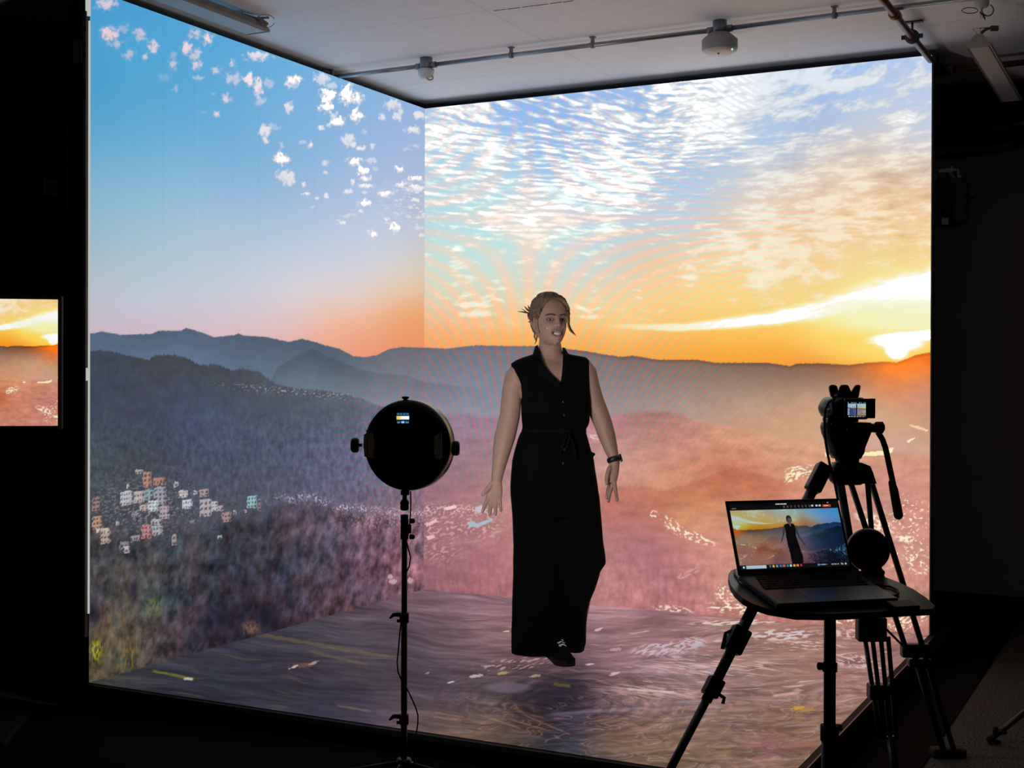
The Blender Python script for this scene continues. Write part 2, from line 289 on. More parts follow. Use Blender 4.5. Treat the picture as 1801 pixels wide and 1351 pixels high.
CLOUDS = [(188,8,24,14,.9),(194,60,20,19,1),(206,78,13,9,.7),(217,50,13,12,.5),(246,61,15,14,.8),(270,82,11,15,.95),(228,98,14,11,.7),(255,101,6,9,.85),(306,98,7,10,.5),(304,114,10,12,.75),(329,84,13,15,1),(344,59,14,13,.8),(365,69,13,12,1),(344,97,14,16,.75),(347,115,10,11,.9),(349,137,14,5,.6),(381,124,12,9,.75),(408,111,8,9,.85),(452,98,25,11,.9),(411,139,22,14,.7),(439,139,12,14,1),(454,153,11,17,.95),(472,146,13,9,.5),(515,143,16,12,.95),(508,188,10,11,.85),(398,172,7,11,.85),(407,176,5,7,.4),(376,166,6,6,.35),(381,200,7,9,.95),(360,197,9,3,.3),(457,177,10,9,.6),(309,157,6,6,.5),(290,135,12,10,.3),(466,230,12,12,.9),(482,223,11,7,.4),(469,248,7,6,.9),(494,279,15,14,1),(496,255,6,6,.5),(503,310,19,15,.8),(510,320,8,8,.8),(533,324,6,5,.8),(546,255,7,7,.85),(533,250,9,5,.5),(572,286,7,6,.7),(572,304,6,5,.7),(538,340,7,6,.9),
 (577,168,17,19,1),(610,166,16,19,1),(628,173,10,13,.9),(566,138,15,13,.75),(574,189,16,9,1),(625,202,13,15,.95),(594,214,15,11,.95),(588,203,7,9,.7),(564,225,8,6,.85),(577,220,7,4,.7),(612,245,12,15,.75),(620,255,9,7,.8),(633,260,9,6,.85),(653,257,7,6,.75),(623,283,13,9,.95),(638,299,15,10,1),(702,297,9,7,.95),(699,204,12,10,.75),(704,196,7,8,.7),(671,205,9,7,.75),(689,184,17,10,.75),(725,228,15,8,.85),(737,202,15,8,.85),(653,283,10,7,.55),(643,314,12,5,.85),(643,327,16,5,.85),(620,319,6,5,.8),(704,324,12,6,.9),(730,314,13,6,.95),(730,330,16,8,.9),(679,340,16,6,.95),(612,336,11,5,.8),(574,345,6,5,.8),(557,348,7,3,.75),(642,357,14,7,.95),(671,339,13,5,.8),(635,371,5,4,.8),(612,379,15,4,.5),(602,392,8,5,.8),(596,388,8,3,.6),(650,406,8,4,.6),(658,412,8,5,.9),(694,401,10,9,1),(689,393,9,5,.8),(679,384,8,4,.85),(549,364,5,4,.45),(583,150,10,7,.6),(640,230,7,5,.4),(660,296,6,5,.4),(715,262,8,5,.4),(730,255,10,4,.5),(735,400,10,5,.6),(742,412,6,4,.8),(640,338,6,3,.6)]

def houses():
    H = []; rng = np.random.RandomState(5)
    # (x0, y0, x1, y1, colour, storeys, bays)
    S = 300/1801.0
    def c(x0, y0, x1, y1, col, s, b): H.append((160+x0*S, 800+y0*S, 160+x1*S, 800+y1*S, col, s, b))
    c(315,395,450,545,(206,206,212),3,5); c(460,395,565,520,(214,190,186),2,4); c(570,380,670,480,(142,176,182),2,2); c(675,350,800,540,(170,166,178),4,3)
    c(555,190,640,350,(206,132,112),3,2); c(660,250,790,330,(200,130,116),1,4); c(470,165,550,215,(186,184,186),1,3); c(610,495,715,610,(220,232,238),3,3); c(730,550,830,690,(196,172,176),3,3)
    c(525,540,610,600,(226,184,180),2,2); c(440,600,520,660,(150,140,150),2,2); c(540,750,640,895,(218,130,136),3,3); c(650,760,760,860,(180,184,190),2,3); c(645,690,750,750,(190,184,188),1,3)
    c(20,460,100,600,(170,128,124),3,2); c(20,660,122,800,(214,160,120),3,3); c(60,790,205,835,(216,206,200),1,1); c(105,800,205,950,(202,176,156),3,3)
    c(310,930,405,1000,(150,138,150),1,2); c(355,975,405,1050,(206,196,196),1,1); c(425,865,530,925,(176,160,172),1,4)
    c(935,385,1030,460,(222,212,206),2,3); c(970,485,1075,580,(206,226,238),2,4); c(1150,375,1250,450,(190,160,160),2,2); c(1155,480,1280,660,(196,180,182),3,3); c(1280,500,1340,600,(206,206,220),3,2); c(1340,540,1400,600,(196,176,186),1,2)
    c(1385,620,1480,720,(180,140,140),2,3); c(1655,440,1755,570,(150,206,214),3,3); c(1090,385,1125,420,(206,214,224),1,1); c(885,290,930,345,(180,204,214),1,1); c(270,710,300,755,(206,206,212),1,1); c(385,320,405,360,(226,206,190),1,1)
    c(1340,865,1390,885,(196,196,206),1,1); c(860,850,905,965,(190,160,166),2,1); c(1630,590,1650,615,(220,206,200),1,1); c(1505,590,1535,630,(206,186,190),1,1); c(250,560,300,600,(130,124,136),1,1); c(1050,700,1110,730,(140,140,150),1,2)
    c(1765,470,1800,600,(140,120,136),3,1)
    return H

def moire(C, X, Y, x0, y0, K, amp, ink):
    gx = (Y-y0)/K; gy = (X-x0)/K; fr = np.hypot(gx, gy)
    a = amp*sstep(0.30, 0.16, fr)*sstep(0.0, 0.012, fr)
    w = np.cos(2*np.pi*(X-x0)*(Y-y0)/K)
    return C + (a*w)[:, None]*np.array(ink, float)

def speckle(X, Y, sx, sy, slope, th, seed):      # small glints with ragged outlines
    u = X/sx; v = (Y-slope*X)/sy
    n = vnoise(u, v, seed)+0.35*vnoise(u*2.3, v*2.1, seed+9)
    return sstep(th, th+0.10, n)

def sky_left(X, Y):
    C = _sl(X, Y); C = C*.93+C.mean(1)[:, None]*.05
    wx = X+5*fbm(X/16, Y/16, 4, 31, .6); wy = Y+5*fbm(X/16, Y/16, 4, 57, .6)
    det = fbm(X/7.5, Y/9.5, 4, 77, .62)
    A = np.zeros(len(X)); hi = np.zeros(len(X))
    for (cx, cy, rx, ry, al) in CLOUDS:
        m = (np.abs(X-cx) < rx*1.9+8) & (np.abs(Y-cy) < ry*1.9+8)
        if not m.any(): continue
        dx = (wx[m]-cx)/rx; dy = (wy[m]-cy)/ry
        d = 1.10-np.sqrt(dx*dx+dy*dy)+0.95*det[m]
        soft = 0.85 if cx < 420 else 0.6
        a = al*sstep(0.0, soft, d)
        A[m] = np.maximum(A[m], a); hi[m] = np.maximum(hi[m], a*sstep(0.05, 0.95, d-0.35*dy+.35*det[m]))
    cov = sstep(640, 745, X)*sstep(300, 340, Y)*sstep(400, 372, Y)
    u = X/15; v = (Y-0.05*X)/6
    cl = sstep(0.06, 0.34, fbm(u, v, 4, 91, .55)+0.05+0.0*X)*cov
    A = np.maximum(A, 0.9*cl); hi = np.maximum(hi, 0.8*cl)
    k = sstep(250, 600, X)[:, None]
    body = np.array([196, 186, 208.])*(1-k)+np.array([226, 218, 226.])*k
    top = np.array([232, 208, 214.])*(1-k)+np.array([252, 247, 246.])*k
    cc = body+(top-body)*hi[:, None]
    C = C+(cc-C)*A[:, None]
    return C
def sky_right(X, Y):
    C = _sr(X, Y)
    th = np.radians(np.interp(Y, [130, 230, 330, 430, 560], [24, 20, 11, 4, 3]))*np.interp(X, [750, 1150, 1634], [1, 1, 0.55])
    wx = X+10*fbm(X/60, Y/60, 2, 5); wy = Y+7*fbm(X/60, Y/60, 2, 6)
    u = wx*np.cos(th)+wy*np.sin(th); v = wy*np.cos(th)-wx*np.sin(th)
    kx = sstep(1180, 1400, X)
    row = np.cos(2*np.pi*(v/22.0+0.9*fbm(u/120, v/60, 2, 13)))                       # ripple rows of the altocumulus
    puff = fbm(u/34, v/16, 4, 11, .54); clump = fbm(u/58, v/36, 5, 12, .64); n2 = fbm(u/110, v/55, 4, 21, .6)
    n1 = (puff*.85+.13*row)*(1-kx)+clump*1.15*kx; nb = fbm(X/150, Y/90, 3, 41)
    cov = _cov(X, Y)[:, 0]
    d = n1*0.62+n2*0.30+cov*.9+.035+.03*kx+0.14*nb
    a = sstep(-0.08, 0.20, d); hot = sstep(0.0, 0.36, d+.10*puff)
    warm = sstep(330, 520, Y+0.12*(X-1100))
    wk = np.maximum(warm, sstep(1330, 1480, X)*sstep(210, 330, Y))[:, None]
    body = np.array([226, 221, 216.])*(1-wk)+np.array([246, 222, 186.])*wk
    top = np.array([253, 251, 245.])*(1-wk)+np.array([254, 244, 222.])*wk
    cc = body+(top-body)*hot[:, None]
    a = a*sstep(585, 545, Y)*(1-.25*kx)
    C = C+(cc-C)*(a*0.90)[:, None]
    # thin dusky undersides in the tan zone
    z = sstep(1230, 1420, X)*sstep(220, 300, Y)*sstep(470, 400, Y)
    C = C-(z*sstep(0.02, 0.4, -d)*22)[:, None]*np.array([.7, .9, 1.])
    # the long bright cloud leading into the sun
    dd = fbm(X/40, Y/14, 3, 61)
    mid = np.interp(X, [1080, 1200, 1341, 1440, 1540, 1640], [574, 576, 563, 546, 524, 500])
    up = np.interp(X, [1080, 1200, 1341, 1440, 1540, 1640], [3, 5, 9, 12, 24, 26]); dn = np.interp(X, [1080, 1200, 1341, 1440, 1540, 1640], [3, 5, 8, 12, 16, 50])
    q = np.where(Y < mid, (mid-Y)/up, (Y-mid)/dn)
    s = sstep(1.35, 0.75, q+0.35*dd)*np.interp(X, [1060, 1150, 1300], [0, .7, 1])
    C = mix(C, (255, 244, 186), sstep(2.1, 0.9, q+0.4*dd)*0.75*np.interp(X, [1060, 1150, 1300], [0, .6, 1]))
    C = mix(C, (250, 249, 246), s*np.interp(X, [1100, 1300], [.6, 1]))
    # pale glow under it and the sun
    r = np.hypot((X-1575)/170, (Y-612)/44)
    C = mix(C, (255, 224, 116), sstep(1.2, 0.1, r)*0.85)
    g = sstep(1380, 1530, X)*sstep(515, 545, Y)*sstep(612, 578, Y+.10*(1634-X))
    C = mix(C, (242, 244, 196), g*0.85)
    r = np.hypot((X-1584)/44, (Y-601)/17)+0.25*dd
    C = mix(C, (253, 251, 250), sstep(1.25, 0.7, r))
    lip = np.abs(Y-(600-(X-1515)*0.09))-4.5-0.03*(X-1520)
    C = mix(C, (253, 251, 248), sstep(4, -1, lip)*sstep(1512, 1550, X))
    r = np.hypot((X-1578)/23, (Y-613)/21)
    C = mix(C, (255, 253, 250), sstep(1.15, 0.75, r))
    return C
def picture(X, Y, part):
    """sRGB 0..255 of the film at raster points; part: 'L' left wall, 'R' right wall, 'F' floor"""
    X = np.asarray(X, float).ravel(); Y = np.asarray(Y, float).ravel()
    if part == 'F': return floor_part(X, Y)
    L = part == 'L'
    C = sky_left(X, Y) if L else sky_right(X, Y)
    C = C+(fbm(X/3.2, Y/3.2, 2, 8)*3)[:, None]
    # --- far range
    yf = ridge(X, R_FAR, 1.6, 5, 3); m = sstep(-0.8, 1.2, Y-yf)
    far = _far(X, Y)*(1+0.05*fbm(X/26, Y/14, 3, 15))[:, None]
    sunk = np.exp(-((X-1580)/60)**2-((Y-640)/26)**2)
    far = far+(sunk*40)[:, None]*np.array([1, .35, -.2])
    edge = sstep(9, 0, Y-yf)*sstep(900, 1100, X)*0.16; far = far*(1-edge)[:, None]
    ym = ridge(X, R_MID, 1.0, 8, 5); mm = sstep(-1.5, 2.5, Y-ym)*sstep(940, 700, X)
    far = far*(1-0.10*mm*sstep(60, 0, Y-ym))[:, None]
    C = C+(far-C)*m[:, None]
    if L:
        yr = ridge(X, R_FOR, 5.5, 3.0, 9)+1.5*fbm(X/1.3, X*0, 2, 4); m = sstep(-1.2, 1.2, Y-yr)
        t = fbm(X/7, Y/13, 4, 23, .6); t2 = fbm(X/30, Y/24, 3, 24)
        f = _for(X, Y)*(1+0.24*t*sstep(700, 780, Y)+0.10*t+0.12*t2)[:, None]
        f = f+(fbm(X/22, Y/20, 3, 29)*8)[:, None]*np.array([.25, .3, -.55])
        C = C+(f-C)*m[:, None]
        # hamlet on the crest
        s = speckle(X, Y, 5, 3.2, 0.06, .30, 50)*np.exp(-((Y-(686+(X-480)*0.09))/6.5)**2)*sstep(330, 470, X)*sstep(650, 590, X)
        C = mix(C, (176, 176, 184), s*0.7)
        # woods under the town
        yt = np.interp(X, [150, 250, 330, 420, 500, 560, 620, 680, 746], [905, 935, 940, 910, 888, 886, 897, 905, 905])+9*fbm(X/14, X*0, 3, 71)
        m = sstep(-10, 14, Y-yt)
        lean = X+0.12*(Y-900)
        t = fbm(lean/11, Y/21, 5, 33, .62); t2 = fbm(lean/30, Y/34, 3, 34); t3 = fbm(X/40, Y/60, 2, 36)
        f = _tre(X, Y)*(.94+0.70*t+0.55*t2)[:, None]
        f = f+(18*t3)[:, None]*np.array([1, .1, -.2])+(14*fbm(lean/9, Y/26, 3, 37))[:, None]*np.array([.8, .2, .5])
        C = C+(f-C)*m[:, None]
        # dry grasses and a green bush low at the left
        g = np.exp(-((X-272)/17)**2-((Y-1070)/17)**2)*sstep(-.25, .3, fbm(X/5, Y/9, 3, 43))
        C = mix(C, (104, 136, 58), g*0.75)
        g = np.exp(-((X-170)/11)**2-((Y-1146)/20)**2)*sstep(-.3, .2, fbm(X/4, Y/12, 3, 44)); C = mix(C, (176, 166, 36), np.clip(g*1.1, 0, 1))
        g = np.exp(-((X-226)/22)**2-((Y-1155)/28)**2)*sstep(-.15, .3, fbm(X/4, Y/16, 3, 45)); C = mix(C, (150, 116, 50), g*0.8)
        g = np.exp(-((X-443)/14)**2-((Y-1105)/13)**2)*sstep(-.4, .2, fbm(X/4, Y/9, 3, 46)); C = mix(C, (150, 112, 78), g*0.9)
        g = np.exp(-((X-205)/26)**2-((Y-1085)/34)**2)*sstep(-.2, .4, fbm(X/6, Y/22, 3, 47)); C = mix(C, (124, 98, 66), g*0.8)
        for (cx, cy, rx, ry) in [(395,1090,18,16),(468,1088,26,16),(380,1126,16,6),(165,1080,14,20),(236,1040,10,22)]:
            g = np.exp(-((X-cx)/rx)**2-((Y-cy)/ry)**2); C = mix(C, (24, 22, 38), g*0.75)
        # the town
        X0_, Y0_ = X, Y; X = X+1.3*vnoise(X/5, Y/5, 61); Y = Y+1.3*vnoise(X/5, Y/5, 62)
        for (x0, y0, x1, y1, col, s, b) in _houses:
            col = np.array(col, float)*.82+np.mean(col)*.18
            q = (X >= x0) & (X <= x1) & (Y >= y0+0.10*(x0-X)) & (Y <= y1+0.10*(x0-X))
            if not q.any(): continue
            fu = (X[q]-x0)/(x1-x0); fv = (Y[q]-y0-0.10*(x0-X[q]))/(y1-y0)
            base = np.array(col, float)*1.04*np.ones((q.sum(), 1)) + (vnoise(X[q]/2.1, Y[q]/2.1, 3)*22)[:, None]
            dark = (np.abs((fu*b) % 1-.5) < .3) & ((fv*s) % 1 > .42) & ((fv*s) % 1 < .9)
            base = np.where(dark[:, None], base*0.5, base)
            base = base*np.where(fu > 0.8, 0.84, 1)[:, None]
            C[q] = C[q]*0.22+base*0.78
        X, Y = X0_, Y0_
        s = speckle(X, Y, 5, 3.6, -.1, .24, 51)*np.exp(-((X-255)/95)**2-((Y-890)/50)**2)*sstep(.0, .3, .45+fbm(X/30, Y/24, 2, 54)); C = mix(C, (176, 168, 178), s*.6)
        band = np.exp(-((Y-np.interp(X, [440, 540, 560, 600, 660, 746], [880, 876, 880, 893, 900, 903]))/9)**2)*sstep(440, 520, X)
        s = speckle(X, Y, 4.2, 3.4, 0.4, .14, 52)*band*sstep(-.25, .2, fbm(X/22, Y/12, 2, 55))
        C = mix(C, (216, 196, 206), s*0.85)
        s = speckle(X, Y, 3.2, 3.4, 0.2, .28, 53)*np.exp(-((Y-915)/22)**2)*sstep(560, 660, X); C = mix(C, (206, 164, 164), s*0.6)
        for (cx, cy, rx, ry) in [(687,1015,5,5),(722,1022,6,6),(692,1024,8,5)]:
            g = np.hypot((X-cx)/rx, (Y-cy)/ry)+.3*fbm(X/3, Y/3, 2, 5); C = mix(C, (206, 168, 176), sstep(1.1, .7, g)*0.85)
        # panel joints of this screen show as hair lines
        for x, a in ((223, 4), (287, -5), (348, 5), (409, -3), (456, -5), (552, -4), (650, -3)):
            C = C+(a*np.exp(-((X-x)/0.9)**2)*sstep(640, 300, Y))[:, None]
        C = moire(C, X, Y, 742, 775, 1520, .7*np.interp(Y, [300, 480, 700, 1050], [.25, .75, 1, .7])*np.interp(X, [250, 560, 700], [.25, .9, 1]), (17, -5, -9))
        C = C*np.interp(X, [650, 746], [1, .975])[:, None]
    else:
        yl = ridge(X, R_LOW, 1.0, 9, 13); m = sstep(-4, 9, Y-yl)
        t = fbm(X/38, Y/16, 4, 63); t2 = fbm(X/9, Y/7, 3, 64)
        f = _lr(X, Y)*(1+0.13*t+0.05*t2)[:, None]
        yb = ridge(X, R_BRN, 2.6, 7, 17); bb = sstep(-2, 4, Y-yb)*sstep(90, 10, Y-yb)*sstep(1040, 1070, X)*sstep(1420, 1350, X)
        f = f*(1-bb[:, None]*np.array([.04, .10, .13]))
        low = sstep(930, 1050, Y); f = f*(1+(0.16*fbm(X/8, Y/20, 3, 65)+.10*fbm(X/30, Y/20, 3, 66))*low)[:, None]
        C = C+(f-C)*m[:, None]
        hi = sstep(20, -30, np.abs(Y-(yl+6))-10)*0
        # sun glints on water and roofs
        def glint(cx, cy, rx, ry, sx, sy, slope, th, seed, col=(255, 240, 208), k=.95):
            nonlocal C
            e = np.hypot((X-cx)/rx, (Y-cy-slope*(X-cx))/ry)
            s = speckle(X, Y, sx, sy, slope, th, seed)*sstep(1.15, .55, e); C = mix(C, col, s*k)
        glint(1408, 830, 34, 15, 10, 4, -.12, .12, 101); glint(1395, 838, 16, 12, 7, 4, -.5, -.05, 102)
        glint(1216, 942, 50, 10, 7, 5, .36, .12, 103); glint(1180, 920, 18, 12, 7, 5, .4, .22, 104); glint(1150, 905, 10, 8, 6, 5, .1, .1, 105)
        glint(1590, 955, 66, 60, 7, 4.2, .3, .50, 106); glint(1612, 985, 26, 28, 8, 4.5, .6, .32, 107); glint(1600, 905, 44, 40, 6.5, 4.2, .1, .46, 108)
        glint(1540, 920, 40, 16, 10, 6, .4, .0, 109); glint(1592, 948, 20, 7, 9, 5, .1, -.12, 110)
        glint(1310, 1068, 80, 14, 13, 4.2, .0, .20, 111); glint(1330, 1062, 40, 9, 12, 5, -.1, .08, 112); glint(1480, 1088, 140, 12, 9, 5, .1, .22, 113); glint(1600, 1090, 40, 20, 9, 5, -.4, .12, 114)
        glint(1185, 1072, 40, 8, 9, 4, .1, .10, 115, (240, 210, 196)); glint(1275, 1045, 20, 18, 5, 5, .2, .24, 116)
        glint(1050, 770, 16, 7, 6, 4, .2, .1, 117, (240, 206, 200), .8); glint(1210, 1010, 24, 8, 12, 3.5, -.4, .0, 118, (220, 180, 168), .6)
        for poly, col in (([(1510,797),(1562,792),(1566,788),(1572,787),(1570,795),(1560,801),(1512,803)], (255,236,188)), ([(1594,776),(1606,771),(1612,769),(1600,778),(1597,779)], (255,236,200)), ([(1596,747),(1614,749),(1634,757),(1630,759),(1606,752)], (246,206,168)), ([(1450,796),(1462,796),(1463,803),(1453,803)], (255,236,200))):
            C[inpoly(X, Y, poly)] = col
        # the village edge near the woman's hand
        s = speckle(X, Y, 6, 4, -.12, .1, 121)*np.exp(-((Y-897)/10)**2)*sstep(900, 860, X); C = mix(C, (226, 196, 190), s*.8)
        s = speckle(X, Y, 8, 5, -.15, .2, 122)*np.exp(-((Y-925)/26)**2)*sstep(905, 860, X); C = mix(C, (222, 180, 170), s*.7)
        s = speckle(X, Y, 8, 4, -.3, .18, 123)*np.exp(-((Y-970)/20)**2-((X-775)/34)**2); C = mix(C, (220, 170, 160), s*.7)
        for poly, col in (([(821,918),(835,917),(839,921),(866,912),(868,916),(840,928),(826,926)], (166,186,196)), ([(836,893),(848,888),(849,900),(842,903)], (196,190,196)), ([(782,893),(802,888),(804,893),(786,898)], (236,206,200)), ([(748,922),(768,913),(770,918),(752,926)], (220,190,180)), ([(750,944),(764,940),(766,946),(754,950)], (226,186,184))):
            C[inpoly(X, Y, poly)] = col
        a = .80*np.interp(Y, [190, 420, 600, 620, 800, 1060], [.5, 1, .85, 1.2, .9, .5])*np.interp(X, [1350, 1634], [1, .5])*(1-.6*sstep(1150, 1400, X)*sstep(420, 330, Y))
        C = moire(C, X, Y, 930, 383, 4320, a, (20, -5, -11))
        C = C+(np.interp(Y, [150, 300], [0, 0]))[:, None]
    return np.clip(C, 0, 255)
def floor_part(X, Y):
    C = _flo(X, Y)
    # long smeared streaks, drawn along the perspective of the ground, curling round the dark pool
    r = np.hypot((X-985)/150.0, (Y-1240)/52.0)
    ang = np.arctan2((Y-1240)/52.0, (X-985)/150.0)
    sw = np.exp(-(r/1.35)**2)
    u = X+36*fbm(X/180, Y/60, 2, 201)*1.0; v = Y+15*fbm(X/190, Y/50, 2, 202)-0.13*(X-900)*np.interp(X, [150, 700, 1000, 1634], [0.9, .6, .2, -.25])
    n = fbm(u/85, v/6.5, 4, 203, .6); n2 = fbm(u/200, v/16, 3, 204)
    C = C*np.interp(X, [200, 700, 1100], [.86, .88, .95])[:, None]*(1+0.36*n+0.34*n2)[:, None]
    C = C*(1+.13*fbm(u/30, v/3.4, 3, 214))[:, None]
    rings = fbm(ang*1.1+r*1.2, r*9+1.2*fbm(X/60, Y/25, 2, 205), 3, 206, .6)
    C = C*(1+0.75*rings*sw)[:, None]
    w = fbm(X/130, Y/42, 3, 215)+.35*r; ln = np.cos(2*np.pi*(w*3.2+.4*fbm(X/40, Y/16, 2, 216)))
    swl = sstep(720, 840, X)*sstep(1165, 1235, Y)
    C = C*(1+.08*ln*swl)[:, None]; fine = sstep(.72, 1.0, np.cos(2*np.pi*(w*8+.5*fbm(X/30, Y/12, 2, 217))))*swl*sstep(-.1, .25, fbm(X/50, Y/18, 2, 218))
    kk = sstep(930, 1120, X)[:, None]; C = C+(np.array([186, 122, 84.])*(1-kk)+np.array([186, 158, 160.])*kk-C)*(fine*.5)[:, None]
    hot = sstep(.16, .5, rings)*sw*sstep(.35, .6, r)*np.interp(X, [850, 1000], [.7, 1])
    C = mix(C, (206, 132, 92), hot*.42)
    tan = sstep(.1, .45, fbm(u/60, v/4.2, 3, 207))*np.interp(X, [650, 760, 900], [0, .6, .5])*sstep(1215, 1290, Y); C = mix(C, (168, 122, 84), tan*.35)
    gold = sstep(.22, .5, fbm(u/120, v/9, 3, 208))*sstep(1000, 1200, X)*sstep(1225, 1290, Y); C = mix(C, (156, 118, 58), gold*.4)
    blue = sstep(.2, .5, fbm(u/90, v/7, 3, 209))*sstep(1000, 1120, X)*sstep(1110, 1190, Y)*sstep(1340, 1260, Y); C = mix(C, (160, 150, 172), blue*.55)
    pale = sstep(.3, .52, fbm(u/46, v/4.0, 3, 210))*sstep(980, 1150, X)*sstep(1060, 1110, Y)*sstep(1260, 1200, Y); C = mix(C, (222, 190, 182), pale*.75)
    pink = sstep(.22, .5, fbm(u/60, v/5, 3, 211))*sstep(720, 850, X)*sstep(1190, 1120, Y); C = mix(C, (186, 140, 132), pink*.45)
    green = sstep(.2, .55, fbm(u/110, v/8, 3, 212))*sstep(700, 500, X); C = mix(C, (92, 88, 62), green*.5)
    violet = sstep(.15, .5, fbm(u/140, v/11, 3, 213))*sstep(900, 600, X)*sstep(1150, 1230, Y); C = mix(C, (74, 62, 86), violet*.5)
    rose = np.exp(-((Y-(1318+.07*(X-1350)))/13)**2)*sstep(1270, 1340, X); C = mix(C, (142, 84, 92), rose*.4)
    # yellow verge line, its bright end and small strokes
    def stroke(x0, y0, x1, y1, w, col, k, fray=.6):
        nonlocal C
        d = np.hypot(x1-x0, y1-y0); t = ((X-x0)*(x1-x0)+(Y-y0)*(y1-y0))/d/d; e = np.abs((X-x0)*(y1-y0)-(Y-y0)*(x1-x0))/d
        m = sstep(w*1.5, w*.3, e+1.3*fray*w*fbm(X/12, Y/4, 3, 221))*sstep(-.05, .08, t)*sstep(1.05, .9, t); C = mix(C, col, m*k)
    stroke(455, 1118, 690, 1160, 3.4, (120, 102, 68), .55); stroke(268, 1183, 334, 1198, 2.6, (120, 120, 50), .7); stroke(540, 1148, 640, 1172, 3, (120, 100, 70), .5)
    stroke(580, 1245, 640, 1256, 2.2, (140, 118, 106), .5); stroke(320, 1197, 336, 1198, 2.4, (206, 190, 170), .9); stroke(150, 1192, 210, 1190, 6, (84, 80, 56), .5); stroke(206, 1178, 300, 1160, 2.5, (116, 80, 84), .6)
    for (x, y, w, h, col) in [(527,1173,20,5,(112,72,68)),(511,1176,5,4,(200,180,178)),(545,1169,6,4,(176,150,150)),(826,1192,11,4,(196,182,186)),(874,1187,11,3.5,(170,154,110)),(930,1192,9,3.5,(186,166,130)),(782,1203,5,2.5,(206,190,196)),(742,1187,4,2.5,(150,140,150)),(1046,1108,6,4,(206,184,190)),(1070,1188,8,4,(222,190,176)),(1028,1171,9,2,(214,196,206)),(1074,1144,12,4,(190,150,170)),(885,1112,5,2,(214,180,170)),(1396,1250,12,5,(206,156,56)),(1410,1254,16,4,(176,126,64))]:
        e = np.hypot((X-x+1.5*(Y-y))/w, (Y-y)/h)+.8*fbm(X/5, Y/3, 3, 231); C = mix(C, col, sstep(1.05, .65, e)*.9)
    for (cx, cy, rx, ry, sx, sy, sl, th, sd, col, k) in [(1165,1142,70,14,11,4.2,-.35,.02,241,(206,190,200),.85),(1215,1130,24,10,16,5,.3,-.05,242,(196,186,204),.8),(1290,1095,90,6,16,3,-.1,.0,243,(240,214,200),.8),(1370,1117,66,12,16,5,-.1,-.02,244,(222,206,210),.85),(1370,1085,60,5,12,4,.1,.0,245,(240,214,196),.8),(1420,1135,70,10,18,4,.1,.1,246,(226,206,206),.75),(1500,1165,60,14,10,5,.3,.08,247,(222,196,196),.75),(1500,1115,70,12,9,5,.2,.1,248,(222,196,190),.8),(1600,1100,40,18,8,5,.5,.1,249,(226,190,180),.8),(1200,1180,130,12,26,3.5,.1,.1,250,(190,166,184),.6),(1120,1220,110,14,34,3,.18,.02,251,(214,176,166),.6),(1260,1175,130,22,40,3,.12,.16,252,(226,196,180),.6),(900,1170,80,12,14,4,-.3,.22,253,(206,170,160),.7),(1170,1150,60,14,10,4,.2,.18,254,(180,150,176),.6)]:
        e = np.hypot((X-cx)/rx, (Y-cy-sl*.3*(X-cx))/ry); C = mix(C, col, speckle(X, Y, sx, sy, sl, th, sd)*sstep(1.15, .6, e)*k)
    pool = np.exp(-((X-955)/95)**2-((Y-1222)/24)**2); C = mix(C, (36, 34, 46), pool*.7)
    pond = np.hypot((X-880)/46, (Y-1213)/11); C = mix(C, (104, 96, 112), sstep(1.1, .6, pond)*.7)
    stroke(872, 1215, 890, 1222, 3, (92, 74, 36), .0); stroke(962, 1207, 992, 1210, 3, (110, 104, 34), .6)
    stroke(950, 1262, 1130, 1250, 3, (150, 150, 178), .35); stroke(1090, 1216, 1180, 1222, 2.2, (214, 190, 180), .8); stroke(1350, 1228, 1400, 1222, 2.6, (222, 170, 176), .8)
    for (x0,y0,x1,y1) in [(905,1262,985,1298),(885,1272,950,1292),(830,1262,900,1288),(745,1266,790,1272),(750,1258,800,1266)]: stroke(x0, y0, x1, y1, 1.5, (196, 128, 84), .38)
    return np.clip(C, 0, 255)
def paint_setup():
    global _sl, _sr, _far, _for, _tre, _lr, _flo, _cov, _houses
    _sl, _sr, _far, _for, _tre, _lr, _flo = (TPS(p) for p in (SKY_L, SKY_R, FAR, FOREST, TREES, LAND_R, FLOOR))
    _cov = TPS([(x, y, c) for x, y, c in [(760,220,.14),(850,225,.16),(925,200,-.10),(950,255,-.04),(1000,200,.06),(900,300,.10),(800,330,.08),(1000,320,.13),(1100,240,.2),(1120,185,-.05),(1200,260,.12),(1180,330,-.08),(1060,400,.12),(950,420,.12),(820,400,.07),(780,450,-.15),(880,470,-.3),(1000,470,-.22),(1120,440,-.3),(1100,390,-.02),(1240,300,-.2),(1260,210,.26),(1330,180,.22),(1400,130,.25),(1380,250,-.06),(1450,195,-.18),(1520,140,.06),(1500,190,-.1),(1600,130,-.08),(1620,200,-.08),(1450,240,.02),(1550,240,-.04),(1380,320,.12),(1480,300,.0),(1560,300,-.12),(1620,290,-.06),(1340,400,.12),(1420,400,.1),(1500,420,.1),(1560,380,-.06),(1620,400,-.1),(1580,450,-.12),(1250,400,-.1),(1200,460,-.06),(1300,470,.04),(1400,490,.08),(1500,490,-.2),(1300,530,-.16),(820,500,.06),(880,530,.0),(960,530,.02),(1060,540,-.12),(1200,540,-.2),(760,580,-.35),(1000,590,-.35),(1300,580,-.35),(1600,520,-.3),(1420,150,.2)]], 1e-3)
    _houses = houses()
